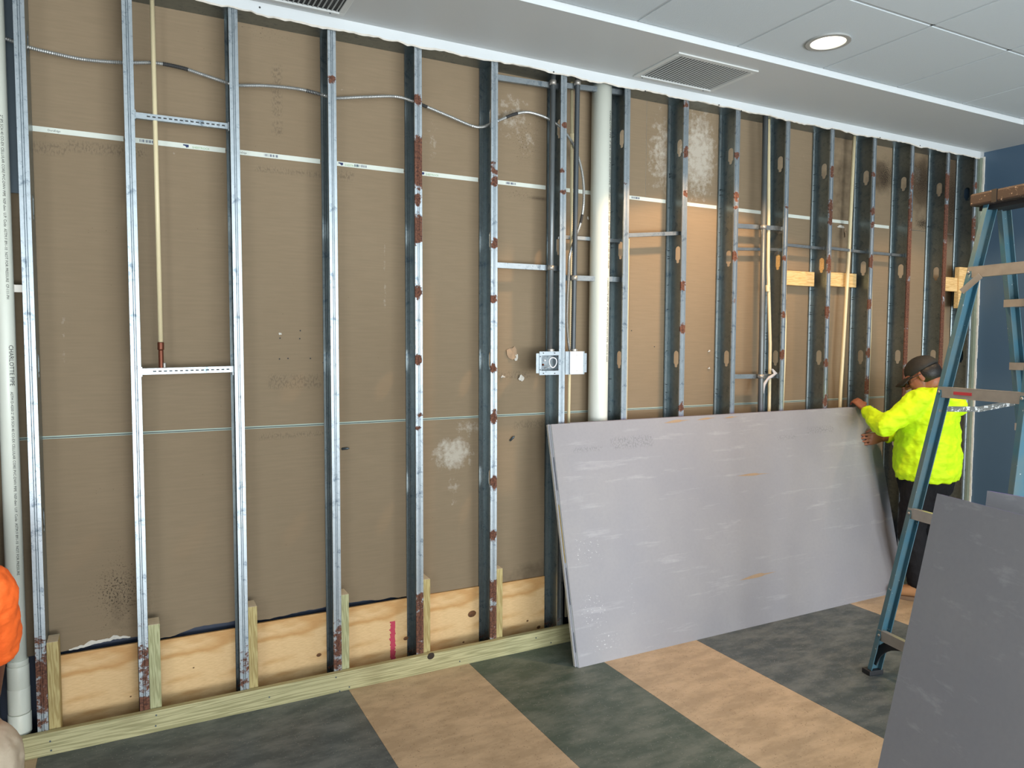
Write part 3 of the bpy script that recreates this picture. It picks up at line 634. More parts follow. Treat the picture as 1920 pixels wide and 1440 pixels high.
pipe([(2.145, .09, 3.0), (2.15, .09, 2.2), (2.135, .09, .09)], .0085, CPVC, 'water_pipe', 'cream plastic pipe running down behind the electrical boxes', parts=[((2.148, .09, at(1072, 250, 1, .09).z), (2.148, .09, at(1072, 265, 1, .09).z), .0115, CPVC, 'coupling')])
pipe([(XS[7]+.011, .022, hz(1180, 447, 0)), (XS[7]+.01, .022, 1.6), (XS[7]+.011, .022, .09)], .0085, CPVC, 'water_pipe', 'cream plastic pipe hugging the stud behind the thick white pipe')
pipe([(3.575, .07, 3.0), (3.595, .07, 2.4), (3.60, .07, 2.1), (3.635, .07, 1.6), (3.64, .07, 1.2), (3.63, .07, .09)], .0105, CPVC, 'water_pipe', 'cream plastic pipe beside the right grey conduit, with a coupling', parts=[((3.60, .07, at(1443, 535, 1, .07).z), (3.603, .07, at(1443, 547, 1, .07).z), .0135, CPVC, 'coupling')])
pipe([(4.37, .07, 3.0), (4.35, .07, 2.2), (4.31, .07, 1.3), (4.29, .07, .09)], .0115, CPVC, 'water_pipe', 'cream plastic pipe leaning across the second wood block')
pipe([(XS[10]+.014, .03, hz(1476, 560, 0)), (XS[10]+.03, .03, 1.75), (XS[10]+.032, .03, 1.5), (XS[10]+.02, .03, 1.1), (XS[10]+.02, .03, .09)], .009, CPVC, 'water_pipe', 'bowed cream plastic pipe below the first wood block')
pipe([(XS[12]+.014, .022, hz(1636, 487, 0)), (XS[12]+.022, .022, 1.7), (XS[12]+.012, .022, .09)], .0088, CPVC, 'water_pipe', 'cream plastic pipe nearest the hands of the man in yellow')
def conduit(x0, x1, y, r, z1, z0, label, straps, mat=CONDUIT, ribs=False):
    t = empty('conduit', ((x0+x1)/2, y, z0), label=label, cat='conduit'); rr = r
    if ribs:
        n = int((z1-z0)/.006); MB().tube([(x0+(x1-x0)*k/n, y, z1+(z0-z1)*k/n) for k in range(n+1)], [r*(1 if k % 2 else .9) for k in range(n+1)], 14).build('conduit_body', mat, t, smooth=True)
    else: MB().tube([(x0, y, z1), (x1, y, z0)], r, 18).build('conduit_body', mat, t, smooth=True)
    for z in straps:
        x = x0+(x1-x0)*(z1-z)/(z1-z0); MB().tube([(x, y, z-.012), (x, y, z+.012)], r+.003, 18).build('strap', ALU, t, smooth=True)
    return t
ZB_ = at(1028, 657, 1, .02).z
conduit(1.993, 1.985, .03, .0142, 3.0, ZB_, 'smooth grey conduit running down into the open electrical box', [hz(1036, 155, .03), hz(1030, 502, .03)])
conduit(2.143, 2.130, .03, .0142, 3.0, ZB_, 'dark ribbed conduit running down to the white blank plate', [hz(1080, 155, .03), hz(1073, 521, .03)], plain('dark_flex', srgb(84, 90, 94), .45, .5, var=.3), True)
conduit(3.50, 3.525, .025, .0165, 3.0, .09, 'grey conduit in the right half beside a cream pipe', [hz(1425, 425, .02), hz(1422, 706, .02)])

# armoured cable
cp = [(-40, 64), (5, 71), (52, 88), (100, 100), (160, 112), (232, 117.5), (290, 118), (340, 127), (380, 140), (428, 156), (447, 160), (500, 161), (560, 167), (605, 178), (627, 184), (680, 182), (740, 181), (775, 190), (790, 196), (840, 217), (885, 236), (905, 238), (920, 232), (935, 226), (965, 214), (990, 210.5), (1020, 219), (1040, 230), (1058, 246), (1075, 272), (1088, 308), (1094, 345), (1094, 385), (1088, 420), (1078, 447), (1068, 480), (1066, 520), (1064, 560), (1063, 600), (1065, 635), (1068, 657)]
P = smooth_path([at(x, y, 1, .075 if k < 33 else (.06 if k < 35 else .035)) for k, (x, y) in enumerate(cp)], .0035)
cab = empty('armoured_cable', P[-1], label='armoured flexible steel cable sagging through the studs and down to the boxes', cat='cable')
MB().tube(P, [.0064 if k % 2 else .0079 for k in range(len(P))], 9).build('cable_armour', plain('cable_steel', srgb(178, 180, 178), .35, .7, var=.2), cab, smooth=False)
for (px, n) in ((330, 7), (590, 5), (793, 4), (960, 5), (1090, 4)):
    k = min(range(len(P)), key=lambda q: abs((P[q]-CO).dot(RT)/(P[q]-CO).dot(FW)*F_PX+960-px)+ (0 if P[q].z > 2.2 else 500))
    MB().tube(P[max(0, k-n*2):k+n*2], [.0084 if q % 2 else .007 for q in range(len(P[max(0, k-n*2):k+n*2]))], 9).build('cable_mark', INK, cab)

# ------------------------------------------------------------------ electrical boxes
yb = -.003
L0, R0 = at(1006, 680, 1, yb).x, at(1051, 680, 1, yb).x; T0, B0 = at(1030, 659, 1, yb).z, at(1030, 703, 1, yb).z
eb = empty('electrical_box', ((L0+R0)/2, .0, B0), label='open square electrical box with a loop of white wire', cat='electrical box')
g = MB(); hx0, hx1, hz0, hz1 = L0+.03, R0-.012, B0+.022, T0-.02
g.box(L0+.018, R0, yb, yb+.0015, hz1, T0).box(L0+.018, R0, yb, yb+.0015, B0, hz0).box(L0+.018, hx0, yb, yb+.0015, hz0, hz1).box(hx1, R0, yb, yb+.0015, hz0, hz1)
g.box(L0, L0+.018, yb+.004, yb+.0055, B0+.01, T0-.01).box(L0+.017, L0+.0185, yb, yb+.006, B0+.01, T0-.01)
g.build('bracket_plate', GALV, eb, attrs=dict(rust=[0]*len(g.v), chalk=[.3]*len(g.v)))
g = MB(); g.box(hx0-.002, hx1+.002, .05, .052, hz0-.002, hz1+.002)
for a in ((hx0-.002, hx0, .0, .05, hz0, hz1), (hx1, hx1+.002, .0, .05, hz0, hz1), (hx0, hx1, .0, .05, hz0-.002, hz0), (hx0, hx1, .0, .05, hz1, hz1+.002)): g.box(*a)
g.build('box_body', GALVD, eb)
w = [(at(1036, 680, 1, 0)+Vector((.022*math.cos(t), -.004-.004*math.sin(t*2), .026*math.sin(t)))) for t in np.linspace(PI*1.25, -PI*.8, 40)]
w = [at(1020, 690, 1, .03)]+w; MB().tube(w, .0028, 8).build('wire_loop', COVER, eb, smooth=True)
for px, py in ((1021, 676), (1018, 684)): MB().ell(at(px, py, 1, .012), ((1, 0, 0), (0, 1, 0), (0, 0, 1)), (.006, .009, .006), 10, 6).build('wire_nut', COVER if py < 680 else COPPER, eb, smooth=True)
sl_ = MB()
for px, py in ((1019, 662), (1040, 662), (1013, 668.5), (1046, 668.5), (1013, 693.5), (1046, 693), (1019, 700), (1040, 700)): c0 = at(px, py, 1, yb); sl_.box(c0.x-.004, c0.x+.004, yb-.0004, yb, c0.z-.0025, c0.z+.0025)
sl_.build('screw_slots', INK, eb)['kind'] = 'stuff'
MB().tube([(1.985, .02, T0+.012), (1.985, .02, T0-.002)], .018, 16).build('connector', ALU, eb)
L1, R1 = at(1060, 680, 1, yb).x, at(1101, 680, 1, yb).x
eb2 = empty('electrical_box', ((L1+R1)/2, .0, B0), label='electrical box closed with a white blank plate, left of the thick white pipe', cat='electrical box')
g = MB(); g.box(L1, R1-.018, yb, yb+.0015, B0, T0).box(R1-.019, R1, yb+.005, yb+.0065, B0+.01, T0-.01)
g.build('bracket_plate', GALV, eb2, attrs=dict(rust=[0]*len(g.v), chalk=[.3]*len(g.v)))
c1, c2 = at(1069, 680, 1, -.012).x, at(1093, 680, 1, -.012).x
MB().box(c1, c2, -.014, -.003, B0+.002, T0).build('blank_plate', COVER, eb2, bevel=.0015)
MB().box(c1+.004, c2-.004, .0, .05, B0+.006, T0-.006).build('box_body', GALVD, eb2)
for zz in (B0+.02, T0-.02): MB().tube([((c1+c2)/2, -.0145, zz), ((c1+c2)/2, -.0152, zz)], .0025, 8).build('plate_screw', ALU, eb2)
MB().tube([(2.13, .02, T0+.012), (2.13, .02, T0-.002)], .018, 16).build('connector', ALU, eb2)
# white rag on the lower strip
m = MB(); base = [(1446, 692), (1452, 700), (1444, 706), (1436, 712), (1430, 722), (1427, 735), (1424, 745)]
pts = [at(x, y, 1, .03) for x, y in base]; n = 8; V = []
for k, p in enumerate(pts):
    wdt = (.006, .016, .02, .012, .014, .014, .003)[k]
    for j in range(n): a = 2*PI*j/n; V.append((p.x+wdt*math.cos(a)*(1+.3*random.random()), p.y+wdt*.5*math.sin(a)-.008, p.z+random.uniform(-.003, .003)))
m.add(V, [(k*n+j, k*n+(j+1) % n, (k+1)*n+(j+1) % n, (k+1)*n+j) for k in range(len(pts)-1) for j in range(n)])
tag(m.build('rag', plain('white_rag', srgb(200, 198, 200), .9, var=.4, vs=40), smooth=True), 'scrap of white torn sheeting hanging from the lower metal strip', 'rag')

# ------------------------------------------------------------------ leaning new boards
def board(B, T, hdir, width, thick, name, label, nrm, group, marks=True, white=()):
    """B bottom-front corner, T top-front corner, hdir horizontal direction along the sheet"""
    B, T, h, n_ = Vector(B), Vector(T), Vector(hdir).normalized(), Vector(nrm).normalized()
    t = empty(name, B+h*width/2, label=label, cat='board', group=group)
    up = (T-B); H_ = up.length; up.normalize(); nx, nz = 120, 60; m = MB(); A = []; W_ = []
    def P_(u, v, w_): return B+h*(u*width)+up*(v*H_)-n_*w_
    for a in range(nx+1):
        for b in range(nz+1): m.v.append(tuple(P_(a/nx, b/nz, 0))); A.append((a/nx*width, b/nz*H_))
    m.f = [(a*(nz+1)+b, (a+1)*(nz+1)+b, (a+1)*(nz+1)+b+1, a*(nz+1)+b+1) for a in range(nx) for b in range(nz)]
    f = m.f[0]; nn = (Vector(m.v[f[1]])-Vector(m.v[f[0]])).cross(Vector(m.v[f[3]])-Vector(m.v[f[0]]))
    if nn.dot(n_) < 0: m.f = [tuple(reversed(f)) for f in m.f]
    m.m = [0]*len(m.f); A = np.array(A); pr = np.zeros(len(A)); wh = np.zeros(len(A))
    if marks:
        for (x0, x1, z0, z1) in ((.12, .3, H_-.16, H_-.125), (.38, .63, H_-.15, H_-.12), (.36, .63, H_-.13, H_-.10), (1.6, 1.75, H_-.17, H_-.145), (1.85, 2.1, H_-.16, H_-.12)): pr = np.maximum(pr, ((A[:, 0] > x0) & (A[:, 0] < x1) & (A[:, 1] > z0) & (A[:, 1] < z1))*1.)
        for (x0, x1, z0, z1) in ((.05, .22, .5, .62), (.05, .2, .18, .34), (.1, .25, .05, .14), (.35, .37, .2, .35)): wh = np.maximum(wh, ((A[:, 0] > x0) & (A[:, 0] < x1) & (A[:, 1] > z0) & (A[:, 1] < z1))*1.)
    m.build('board_face', BOARD, t, attrs=dict({'print': pr, 'white': wh}))
    c = MB(); c.add([P_(u, v, w_) for u in (0.0005, .9995) for v in (.0004, .9996) for w_ in (.0006, thick)], [(0, 1, 3, 2), (4, 6, 7, 5), (0, 4, 5, 1), (2, 3, 7, 6), (0, 2, 6, 4), (1, 5, 7, 3)])
    c.m = [1, 1, 0, 0, 2, 2]; c.build('board_core', [PURPLE, GYP, BACKPAPER], t)
    return t, P_
Wd = 2.438; HB = Vector((1, -.004, 0)).normalized(); nA = Vector((0, -1.19, .275)).normalized()*1
nA = Vector((0, -1.19, -.275)).normalized(); nA = Vector((0, -1.19, .275)).normalized()
B_, T_ = Vector((1.957, -.322, .0)), Vector((1.947, -.05, 1.187))
upv = (T_-B_).normalized(); upv = Vector((0, .272, 1.187)).normalized(); nrm = Vector((1, 0, 0)).cross(upv); nrm = nrm if nrm.y < 0 else -nrm
th = .0159
GB = 'new grey boards leaning on the studs'
tA, PA = board(B_, B_+Vector((-.008, upv.y*1.219, upv.z*1.219)), HB, Wd, th, 'drywall_board', 'front grey drywall board leaning on the studs, with tan tears on its face', nrm, GB)
Bb = B_-nrm*(th+.0015)+Vector((-.012, 0, 0)); Bb.z = .0; k_ = 1.2165
board(Bb, Bb+Vector((-.008, upv.y*k_, upv.z*k_)), HB, Wd, th, 'drywall_board', 'second grey drywall board, its purple edge just showing behind the front one', nrm, GB, False)
Bc = B_-nrm*(2*th+.003)+Vector((.128, .0, 0)); Bc.z = .0
board(Bc, Bc+Vector((0, upv.y*1.218, upv.z*1.218)), HB, Wd, th, 'drywall_board', 'rearmost grey drywall board sticking out to the right of the front one', nrm, GB, False)
# end tape, label and tears on the front board
def patch(P_, u0, u1, v0, v1, w_, mat, name, par, edge=True):
    m = MB()
    if edge: m.add([P_(-.0006, v, w) for v in (v0, v1) for w in (u0, u1)], [(0, 1, 3, 2)])
    return m.build(name, mat, par)
for (w0_, w1_, v0, v1, mm) in ((.0005, .0155, .0, 1, COVER),):
    m = MB(); m.add([PA(-.0006, v, w) for v in (v0, v1) for w in (w0_, w1_)], [(0, 1, 3, 2)]); m.build('end_tape', mm, tA)
m = MB(); m.add([PA(-.0012, v, w) for v in (.42, .66) for w in (.009, .0155)], [(0, 1, 3, 2)]); m.build('yellow_label', YELLOW, tA)
for v0, v1 in ((.72, .86), (.25, .4), (.06, .14)):
    m = MB(); m.add([PA(-.0012, v, w) for v in (v0, v1) for w in (.008, .012)], [(0, 1, 3, 2)]); m.build('printed_strip', INKB, tA)
def tear(u, v, L, Hh, slope=.05):
    n = 12; pts = []
    for k in range(n+1):
        t = k/n; pts.append((u+L*(t-.5), v+slope*L*(t-.5)+Hh*math.sin(PI*t)**1.3*(1 if t < .6 else .5)))
    for k in range(n-1, 0, -1):
        t = k/n; pts.append((u+L*(t-.5), v+slope*L*(t-.5)-Hh*.6*math.sin(PI*t)*(1 if t < .6 else .4)))
    m = MB(); m.add([PA(a/Wd, b/1.219, -.0008) for a, b in pts], [tuple(range(len(pts)))]); m.build('paper_tear', TEAR, tA)
tear(1.35, .85, .27, .009, -.02); tear(1.27, .27, .3, .013, .03)
tear(.83, 1.195, .2, .010); tear(1.05, 1.2, .16, .007); tear(1.24, 1.2, .12, .006)
# near boards at the lower right
a = math.radians(12); n1 = Vector((-.969, .249, 0)).normalized(); h1 = Vector((-.249, -.969, 0)).normalized()
T1 = at(1757, 925, 2, 1.219*math.cos(a)); B1 = T1+n1*1.219*math.sin(a); B1.z = 0; u1 = (T1-B1).normalized(); nn1 = h1.cross(u1); nn1 = nn1 if nn1.dot(n1) > 0 else -nn1
GN = 'grey boards leaning in the right foreground'
board(B1, T1, h1, Wd, th, 'drywall_board', 'large grey drywall board in the right foreground leaning in front of the ladder', nn1, GN, False)
a = math.radians(7); n2 = Vector((-1, 0, 0)); T2 = at(1851, 920, 2, 1.219*math.cos(a)); B2 = T2+n2*1.219*math.sin(a); B2.z = 0; u2 = (T2-B2).normalized(); h2 = Vector((0, -1, 0)); nn2 = h2.cross(u2); nn2 = nn2 if nn2.dot(n2) > 0 else -nn2
board(B2, T2, h2, Wd, th, 'drywall_board', 'grey board whose upper corner shows behind the foreground board', nn2, GN, False)

# ------------------------------------------------------------------ step ladder
BLUE = M('blue_fibreglass', rough=.45)
c = BLUE.mix(BLUE.ramp(BLUE.noise(6, 4), .35, .7), srgb(54, 104, 124), srgb(86, 108, 112))
c = BLUE.mix(BLUE.ramp(BLUE.noise(45, 4, rough=.8), .66, .7), c, srgb(196, 200, 196)); BLUE.set('Base Color', c); BLUE = BLUE.m
CAPM = M('splattered_cap', rough=.7); c = CAPM.mix(CAPM.ramp(CAPM.noise(38, 4, rough=.8), .6, .66), srgb(46, 37, 33), srgb(160, 146, 130)); CAPM.set('Base Color', c); CAPM = CAPM.m
SPLAT = M('paint_splattered_aluminium', rough=.5, metal=.3); c = SPLAT.mix(SPLAT.ramp(SPLAT.noise(26, 4, rough=.8), .54, .6), srgb(110, 112, 108), srgb(220, 222, 220)); SPLAT.set('Base Color', c); SPLAT = SPLAT.m
an = math.radians(10.4); u = Vector((math.sin(an), math.cos(an), 0)); e = Vector((u.y, -u.x, 0)); Z = Vector((0, 0, 1))
F0 = at(1636, 1262, 2, 0); hz_ = 2.265; ap = .445; tp = .15; BW_ = .62
lad = empty('step_ladder', F0+e*.5-u*.3, label='blue fibreglass step ladder with aluminium steps standing open before the stud wall', cat='ladder')
def rail(A, B, side, mat=BLUE):
    """channel: web seen from the side, flanges pointing towards +-side"""
    m = MB(); d = (B-A).normalized(); fr = d.cross(u).normalized()
    m.beam(A, B, fr, .062, .005)                  # web  (plane spanned by rail and e)
    for s_ in (-1, 1): m.beam(A+fr*s_*.029+u*side*.012, B+fr*s_*.029+u*side*.012, u, .024, .005)
    return m.build('rail', mat, lad, bevel=.001)
FfB = F0; FfT = F0+e*ap-u*tp+Z*hz_
FnB = F0-u*BW_; FnT = FfT-u*(BW_-2*tp)
rail(FfB+Z*.02, FfT, -1); rail(FnB+Z*.02, FnT, 1)
RfB = F0+e*1.12+u*.01; RfT = FfT+e*.085+u*.005; RnB = FnB+e*1.12-u*.01; RnT = FnT+e*.085-u*.005
rail(RfB+Z*.02, RfT, -1); rail(RnB+Z*.02, RnT, 1)
for q in (FfB, FnB, RfB, RnB):
    MB().obox(q+Z*.012, (e, u, Z), (.042, .026, .012)).build('rubber_foot', RUBBER, lad, bevel=.003)
def lerp(a, b, t): return a+(b-a)*t
red = plain('red_mark', srgb(186, 60, 70), .7)
for k, zz in enumerate((.2, .8, 1.385, 1.95)):
    t = zz/hz_; a_, b_ = lerp(FfB, FfT, t)-u*.003, lerp(FnB, FnT, t)+u*.003
    m = MB(); m.beam(a_-e*.03, b_-e*.03, Z, .05, .003); m.beam(a_-e*.02+Z*.024, b_-e*.02+Z*.024, e, .024, .003); m.beam(a_-e*.02-Z*.024, b_-e*.02-Z*.024, e, .024, .003)
    st_ = m.build('cross_brace', ALU, lad)
    if k == 2: m = MB().beam(lerp(a_, b_, .2)-e*.0325, lerp(a_, b_, .42)-e*.0325, Z, .014, .002); m.build('red_mark', red, st_)
    for s_ in (.02, .98):
        c0 = lerp(a_, b_, s_)-e*.036; MB().ell(c0, (e, u, Z), (.004, .007, .007), 10, 6).build('rivet', ALU, st_, smooth=True)
for zz in (.3, .605, .91, 1.215, 1.52, 1.825):
    t = zz/hz_; a_, b_ = lerp(RfB, RfT, t), lerp(RnB, RnT, t)
    m = MB(); m.beam(a_, b_, e, .08, .004); m.beam(a_-e*.038-Z*.015, b_-e*.038-Z*.015, Z, .036, .003); m.beam(a_+e*.038-Z*.015, b_+e*.038-Z*.015, Z, .036, .003)
    m.build('step', ALU, lad)
for (A, B, C_, D_) in ((FfB, FfT, RfB, RfT), (FnB, FnT, RnB, RnT)):
    p, q = lerp(A, B, .575), lerp(C_, D_, .585); mid = (p+q)/2-Z*.02
    for a_, b_ in ((p, mid), (mid, q)): MB().beam(a_, b_, Z, .026, .004).build('spreader', SPLAT, lad)
# corner braces at feet and at the upper brace
for (A, sgn) in ((FfB, -1), (FnB, 1)):
    pts = [A+Z*.05, A+Z*.11+u*sgn*.015+e*.02, A+Z*.16+u*sgn*.07+e*.03, A+Z*.19+u*sgn*.16+e*.035]
    P = smooth_path(pts, .02); m = MB()
    for k in range(len(P)-1): m.beam(P[k], P[k+1]+(P[k+1]-P[k])*.1, (P[k+1]-P[k]).cross(e), .042, .006)
    m.build('knee_brace', RUBBER, lad)
t = 1.95/hz_; a_ = lerp(FfB, FfT, t-.04)-e*.036; b_ = lerp(FfB, FfT, t)-u*.075-e*.036-Z*.02; MB().beam(a_, b_, Z, .03, .003).build('corner_brace', ALU, lad, bevel=.001)
# moulded cap
cc = (FfT+RfT+FnT+RnT)/4; 
m = MB(); hw = (BW_-2*tp)/2+.06; m.obox(cc+Z*.03, (e, u, Z), (.095, hw, .03)); m.build('cap', CAPM, lad, bevel=.01)
m = MB(); m.obox(cc+Z*.0, (e, u, Z), (.055, hw-.02, .02)); m.build('cap_underside', RUBBER, lad)
for s_ in (-1,): MB().obox(cc-e*.096+u*(hw-.13)+Z*.03, (e, u, Z), (.002, .013, .03)).build('cap_notch', BLACK, lad)

# ------------------------------------------------------------------ people
def limb(m, pts, rad, n=14, sub=4, flat=False):
    P = [Vector(p) for p in pts]; Q = []; R = []
    for i in range(len(P)-1):
        for k in range(sub): t = k/sub; Q.append(P[i].lerp(P[i+1], t)); s = t*t*(3-2*t); R.append(rad[i]*(1-s)+rad[i+1]*s)
    Q.append(P[-1]); R.append(rad[-1]); d0 = (Q[0]-Q[1]).normalized(); d1 = (Q[-1]-Q[-2]).normalized()
    A = [Q[0]+d0*R[0]*k for k in (.95, .7, .35)]; B = [Q[-1]+d1*R[-1]*k for k in (.35, .7, .95)]
    if flat: B = []
    m.tube(A+Q+B, [R[0]*k for k in (.3, .71, .93)]+R+([] if flat else [R[-1]*k for k in (.93, .71, .3)]), n)
def loft(m, secs, n=28):
    """secs: (centre, right axis, front axis, rx, ry)"""
    V = []
    for (c, ax, ay, rx, ry) in secs:
        c, ax, ay = Vector(c), Vector(ax).normalized(), Vector(ay).normalized()
        for k in range(n):
            a = 2*PI*k/n; co, si = math.cos(a), math.sin(a); q = (abs(co)**2.4+abs(si)**2.4)**(-1/2.4); V.append(c+ax*rx*co*q+ay*ry*si*q)
    N = len(secs); f = [(i*n+k, i*n+(k+1) % n, (i+1)*n+(k+1) % n, (i+1)*n+k) for i in range(N-1) for k in range(n)]
    m.add(V, f+[tuple(range(n))[::-1], tuple((N-1)*n+k for k in range(n))])
def remesh(o, vox, it=6, fac=.6):
    r = o.modifiers.new('remesh', 'REMESH'); r.mode = 'VOXEL'; r.voxel_size = vox; r.use_smooth_shade = True
    s = o.modifiers.new('smooth', 'SMOOTH'); s.iterations = it; s.factor = fac; return o
def folds(o, strength, size, name):
    tx = bpy.data.textures.new(name, 'CLOUDS'); tx.noise_scale = size; tx.noise_depth = 2
    d = o.modifiers.new('folds', 'DISPLACE'); d.texture = tx; d.strength = strength; d.mid_level = .5; d.texture_coords = 'LOCAL'; return o
def hand(m, wrist, fdir, palmn, side, curl=.6, s=1.0):
    """fdir fingers direction, palmn palm normal (towards what it grips), side = towards the thumb"""
    f, n_, t = Vector(fdir).normalized(), Vector(palmn).normalized(), Vector(side).normalized(); w = Vector(wrist)
    loft(m, [(w+f*k*s, t, n_, a*s, b*s) for k, a, b in ((-.02, .026, .020), (.0, .027, .019), (.03, .037, .016), (.06, .042, .015), (.085, .041, .013), (.094, .034, .010))], 16)
    for k, (off, L) in enumerate(((.034, .072), (.0115, .080), (-.0115, .074), (-.034, .058))):
        b0 = w+f*.082*s+t*off*s; dirv = f; pts = [b0-f*.02*s]; p = b0
        for j, seg in enumerate((.45, .32, .23)):
            a_ = curl*(.45+j*.75); dirv = (f*math.cos(a_)+n_*math.sin(a_)).normalized(); pts.append(p); p = p+dirv*L*seg*s
        pts.append(p); limb(m, pts, [.0082*s, .0084*s, .008*s, .0074*s, .0062*s], 10, 2)
    b0 = w+f*.03*s+t*.032*s; limb(m, [b0-t*.01*s, b0+(t*.8+f*.5+n_*.25).normalized()*.032*s, b0+(t*.55+f*.85+n_*.45).normalized()*.06*s, b0+(t*.3+f*1.1+n_*.6).normalized()*.08*s], [.014*s, .0125*s, .0105*s, .008*s], 10, 2)
def head(m, c, fd, ud, s=1.0):
    f = Vector(fd).normalized(); r = f.cross(Vector(ud)).normalized(); u_ = r.cross(f).normalized(); c = Vector(c)
    m.ell(c+u_*.028*s-f*.008*s, (r, f, u_), (.076*s, .096*s, .092*s), 24, 16)
    loft(m, [(c+f*(.028+q)*s+u_*k*s, r, f, a*s, b*s) for k, a, b, q in ((-.108, .02, .018, .03), (-.1, .036, .034, .022), (-.075, .052, .052, .01), (-.04, .062, .062, .004), (0, .067, .067, 0), (.04, .066, .066, 0))], 20)
    limb(m, [c+f*.092*s+u_*.022*s, c+f*.106*s-u_*.008*s, c+f*.118*s-u_*.026*s], [.008*s, .010*s, .013*s], 10, 2)      # nose
    for sg in (-1, 1):
        m.ell(c+r*sg*.018*s+f*.104*s-u_*.029*s, (r, f, u_), (.009*s, .011*s, .008*s), 8, 6)
        m.ell(c+r*sg*.031*s+f*.083*s+u_*.030*s, (r, f, u_), (.022*s, .012*s, .008*s), 10, 6)                       # brow
        m.ell(c+r*sg*.040*s+f*.070*s-u_*.02*s, (r, f, u_), (.018*s, .018*s, .018*s), 10, 6)                         # cheek
        m.ell(c+r*sg*.076*s-f*.002*s-u_*.004*s, (f+r*sg*.35, r, u_), (.019*s, .007*s, .032*s), 12, 8)                 # ear
        m.ell(c+r*sg*.079*s+f*.002*s-u_*.026*s, (f, r, u_), (.009*s, .006*s, .010*s), 8, 6)
    m.ell(c+f*.093*s-u_*.055*s, (r, f, u_), (.024*s, .010*s, .006*s), 12, 6); m.ell(c+f*.090*s-u_*.067*s, (r, f, u_), (.021*s, .011*s, .007*s), 12, 6)  # lips
    m.ell(c+f*.083*s-u_*.098*s, (r, f, u_), (.022*s, .018*s, .016*s), 12, 6)                                     # chin
    return f, r, u_
SKIN = plain('skin', srgb(150, 96, 72), .5, var=.15, vs=12); SKIN2 = plain('dark_skin', srgb(112, 72, 58), .5, var=.15, vs=12)
HAIR = plain('black_hair', (.01, .009, .008, 1), .5, bump=.4, bs=120)
EYEW = plain('eye_white', srgb(225, 220, 212), .3); EYED = plain('eye_dark', (.02, .012, .01, 1), .2)
HIVIS = M('hi_vis_yellow_cloth', srgb(206, 255, 8), .75); HIVIS.set('Base Color', HIVIS.mix(HIVIS.ramp(HIVIS.noise(5, 3), .3, .7, 0, .3), srgb(214, 255, 4), srgb(190, 244, 0))); HIVIS.bump(HIVIS.noise(14, 4, stretch=(1, 1, 3)), .35, .02); HIVIS = HIVIS.m
BLACKC = M('black_trouser_cloth', (.012, .012, .014, 1), .85, spec=.2); BLACKC.bump(BLACKC.noise(16, 4), .5, .02); BLACKC = BLACKC.m
CAPC = plain('black_cap_cloth', (.013, .013, .013, 1), .7, var=.6, vs=14, dark=(.05, .045, .03, 1), bump=.3)
BOOT = plain('tan_boot_leather', srgb(172, 126, 84), .75, var=.35, vs=16, bump=.3, bs=60)
SOLE = plain('brown_boot_sole', srgb(118, 96, 76), .8)
ORANGE = M('orange_cloth', srgb(255, 112, 40), .75); ORANGE.bump(ORANGE.noise(12, 4, stretch=(1, 1, 2)), .4, .02); ORANGE = ORANGE.m
KHAKI = plain('khaki_cloth', srgb(182, 170, 150), .85, var=.25, vs=8, bump=.4, bs=30)

def boot(parent, heel, toe, h=.15, s=1.0, laces=True):
    heel, toe = Vector(heel), Vector(toe); f = (toe-heel).normalized(); r = f.cross(Vector((0, 0, 1))).normalized(); L = (toe-heel).length; Zu = Vector((0, 0, 1))
    m = MB(); 
    loft(m, [(heel+f*(L*a)+Zu*z, r, Zu, w, hh) for a, z, w, hh in ((.0, .05, .026, .025), (.06, .055, .036, .038), (.25, .06, .04, .045), (.45, .06, .041, .043), (.65, .052, .046, .034), (.85, .045, .047, .028), (.96, .04, .034, .022), (1.0, .038, .02, .014))], 18)
    loft(m, [(heel+f*(L*(.24-.02*k))+Zu*z, r, f, w, dd) for k, z, w, dd in ((0, .05, .04, .062), (.5, .09, .042, .058), (1, .12, .045, .055), (1.2, h, .05, .058))], 18)
    o = m.build('boot', BOOT, parent); remesh(o, .007, 4)
    so_ = MB(); n = 20; P = []
    for k in range(n):
        a = 2*PI*k/n; x = .5+.52*math.cos(a); w = .05*math.sin(a)*(1 if x > .4 else .82); P.append(heel+f*L*x+r*w+Zu*.001)
    so_.prism(P, Zu*.022); so_.build('sole', SOLE, o, bevel=.002)
    if laces:
        l = MB()
        for k in range(4):
            p = heel+f*(L*(.62-.07*k))+Zu*(.088+.012*k); l.tube([p-r*.025-Zu*.008, p+Zu*.004, p+r*.025-Zu*.008], .0028, 6)
        l.build('laces', plain('lace', srgb(80, 60, 44), .8), o)
    return o

# --- man in yellow
px0 = (4.50, -.43)
per = empty('person', (4.5, -.43, 0), label='person in bright yellow hoodie and black cap holding the edge of the leaning boards', cat='person')
fd = Vector((-.28, .96, 0)).normalized(); rd = Vector((fd.y, -fd.x, 0)); ld = -rd; C0 = Vector((4.5, -.43, 0))
Lsh = C0+ld*.20+Z*1.265; Rsh = C0+rd*.195+Z*1.255
Lel = Vector((4.150, -.375, 1.095)); Lwr = Vector((4.292, -.145, 1.178))
Rel = Vector((4.70, -.17, 1.02)); Rwr = Vector((4.455, -.155, .985))
hipc = C0+Z*.80; Lk = Vector((4.375, -.43, .44)); Rk = Vector((4.63, -.40, .44)); La = Vector((4.40, -.47, .09)); Ra = Vector((4.66, -.43, .09))
hc = Vector((4.475, -.405, 1.405)); hf = Vector((-.40, .80, -.50)).normalized()
m = MB()
f_, r_, u_ = head(m, hc, hf, (0, .15, 1))
limb(m, [C0+Z*1.28+fd*.02, hc-u_*.05-f_*.03], [.066, .058])
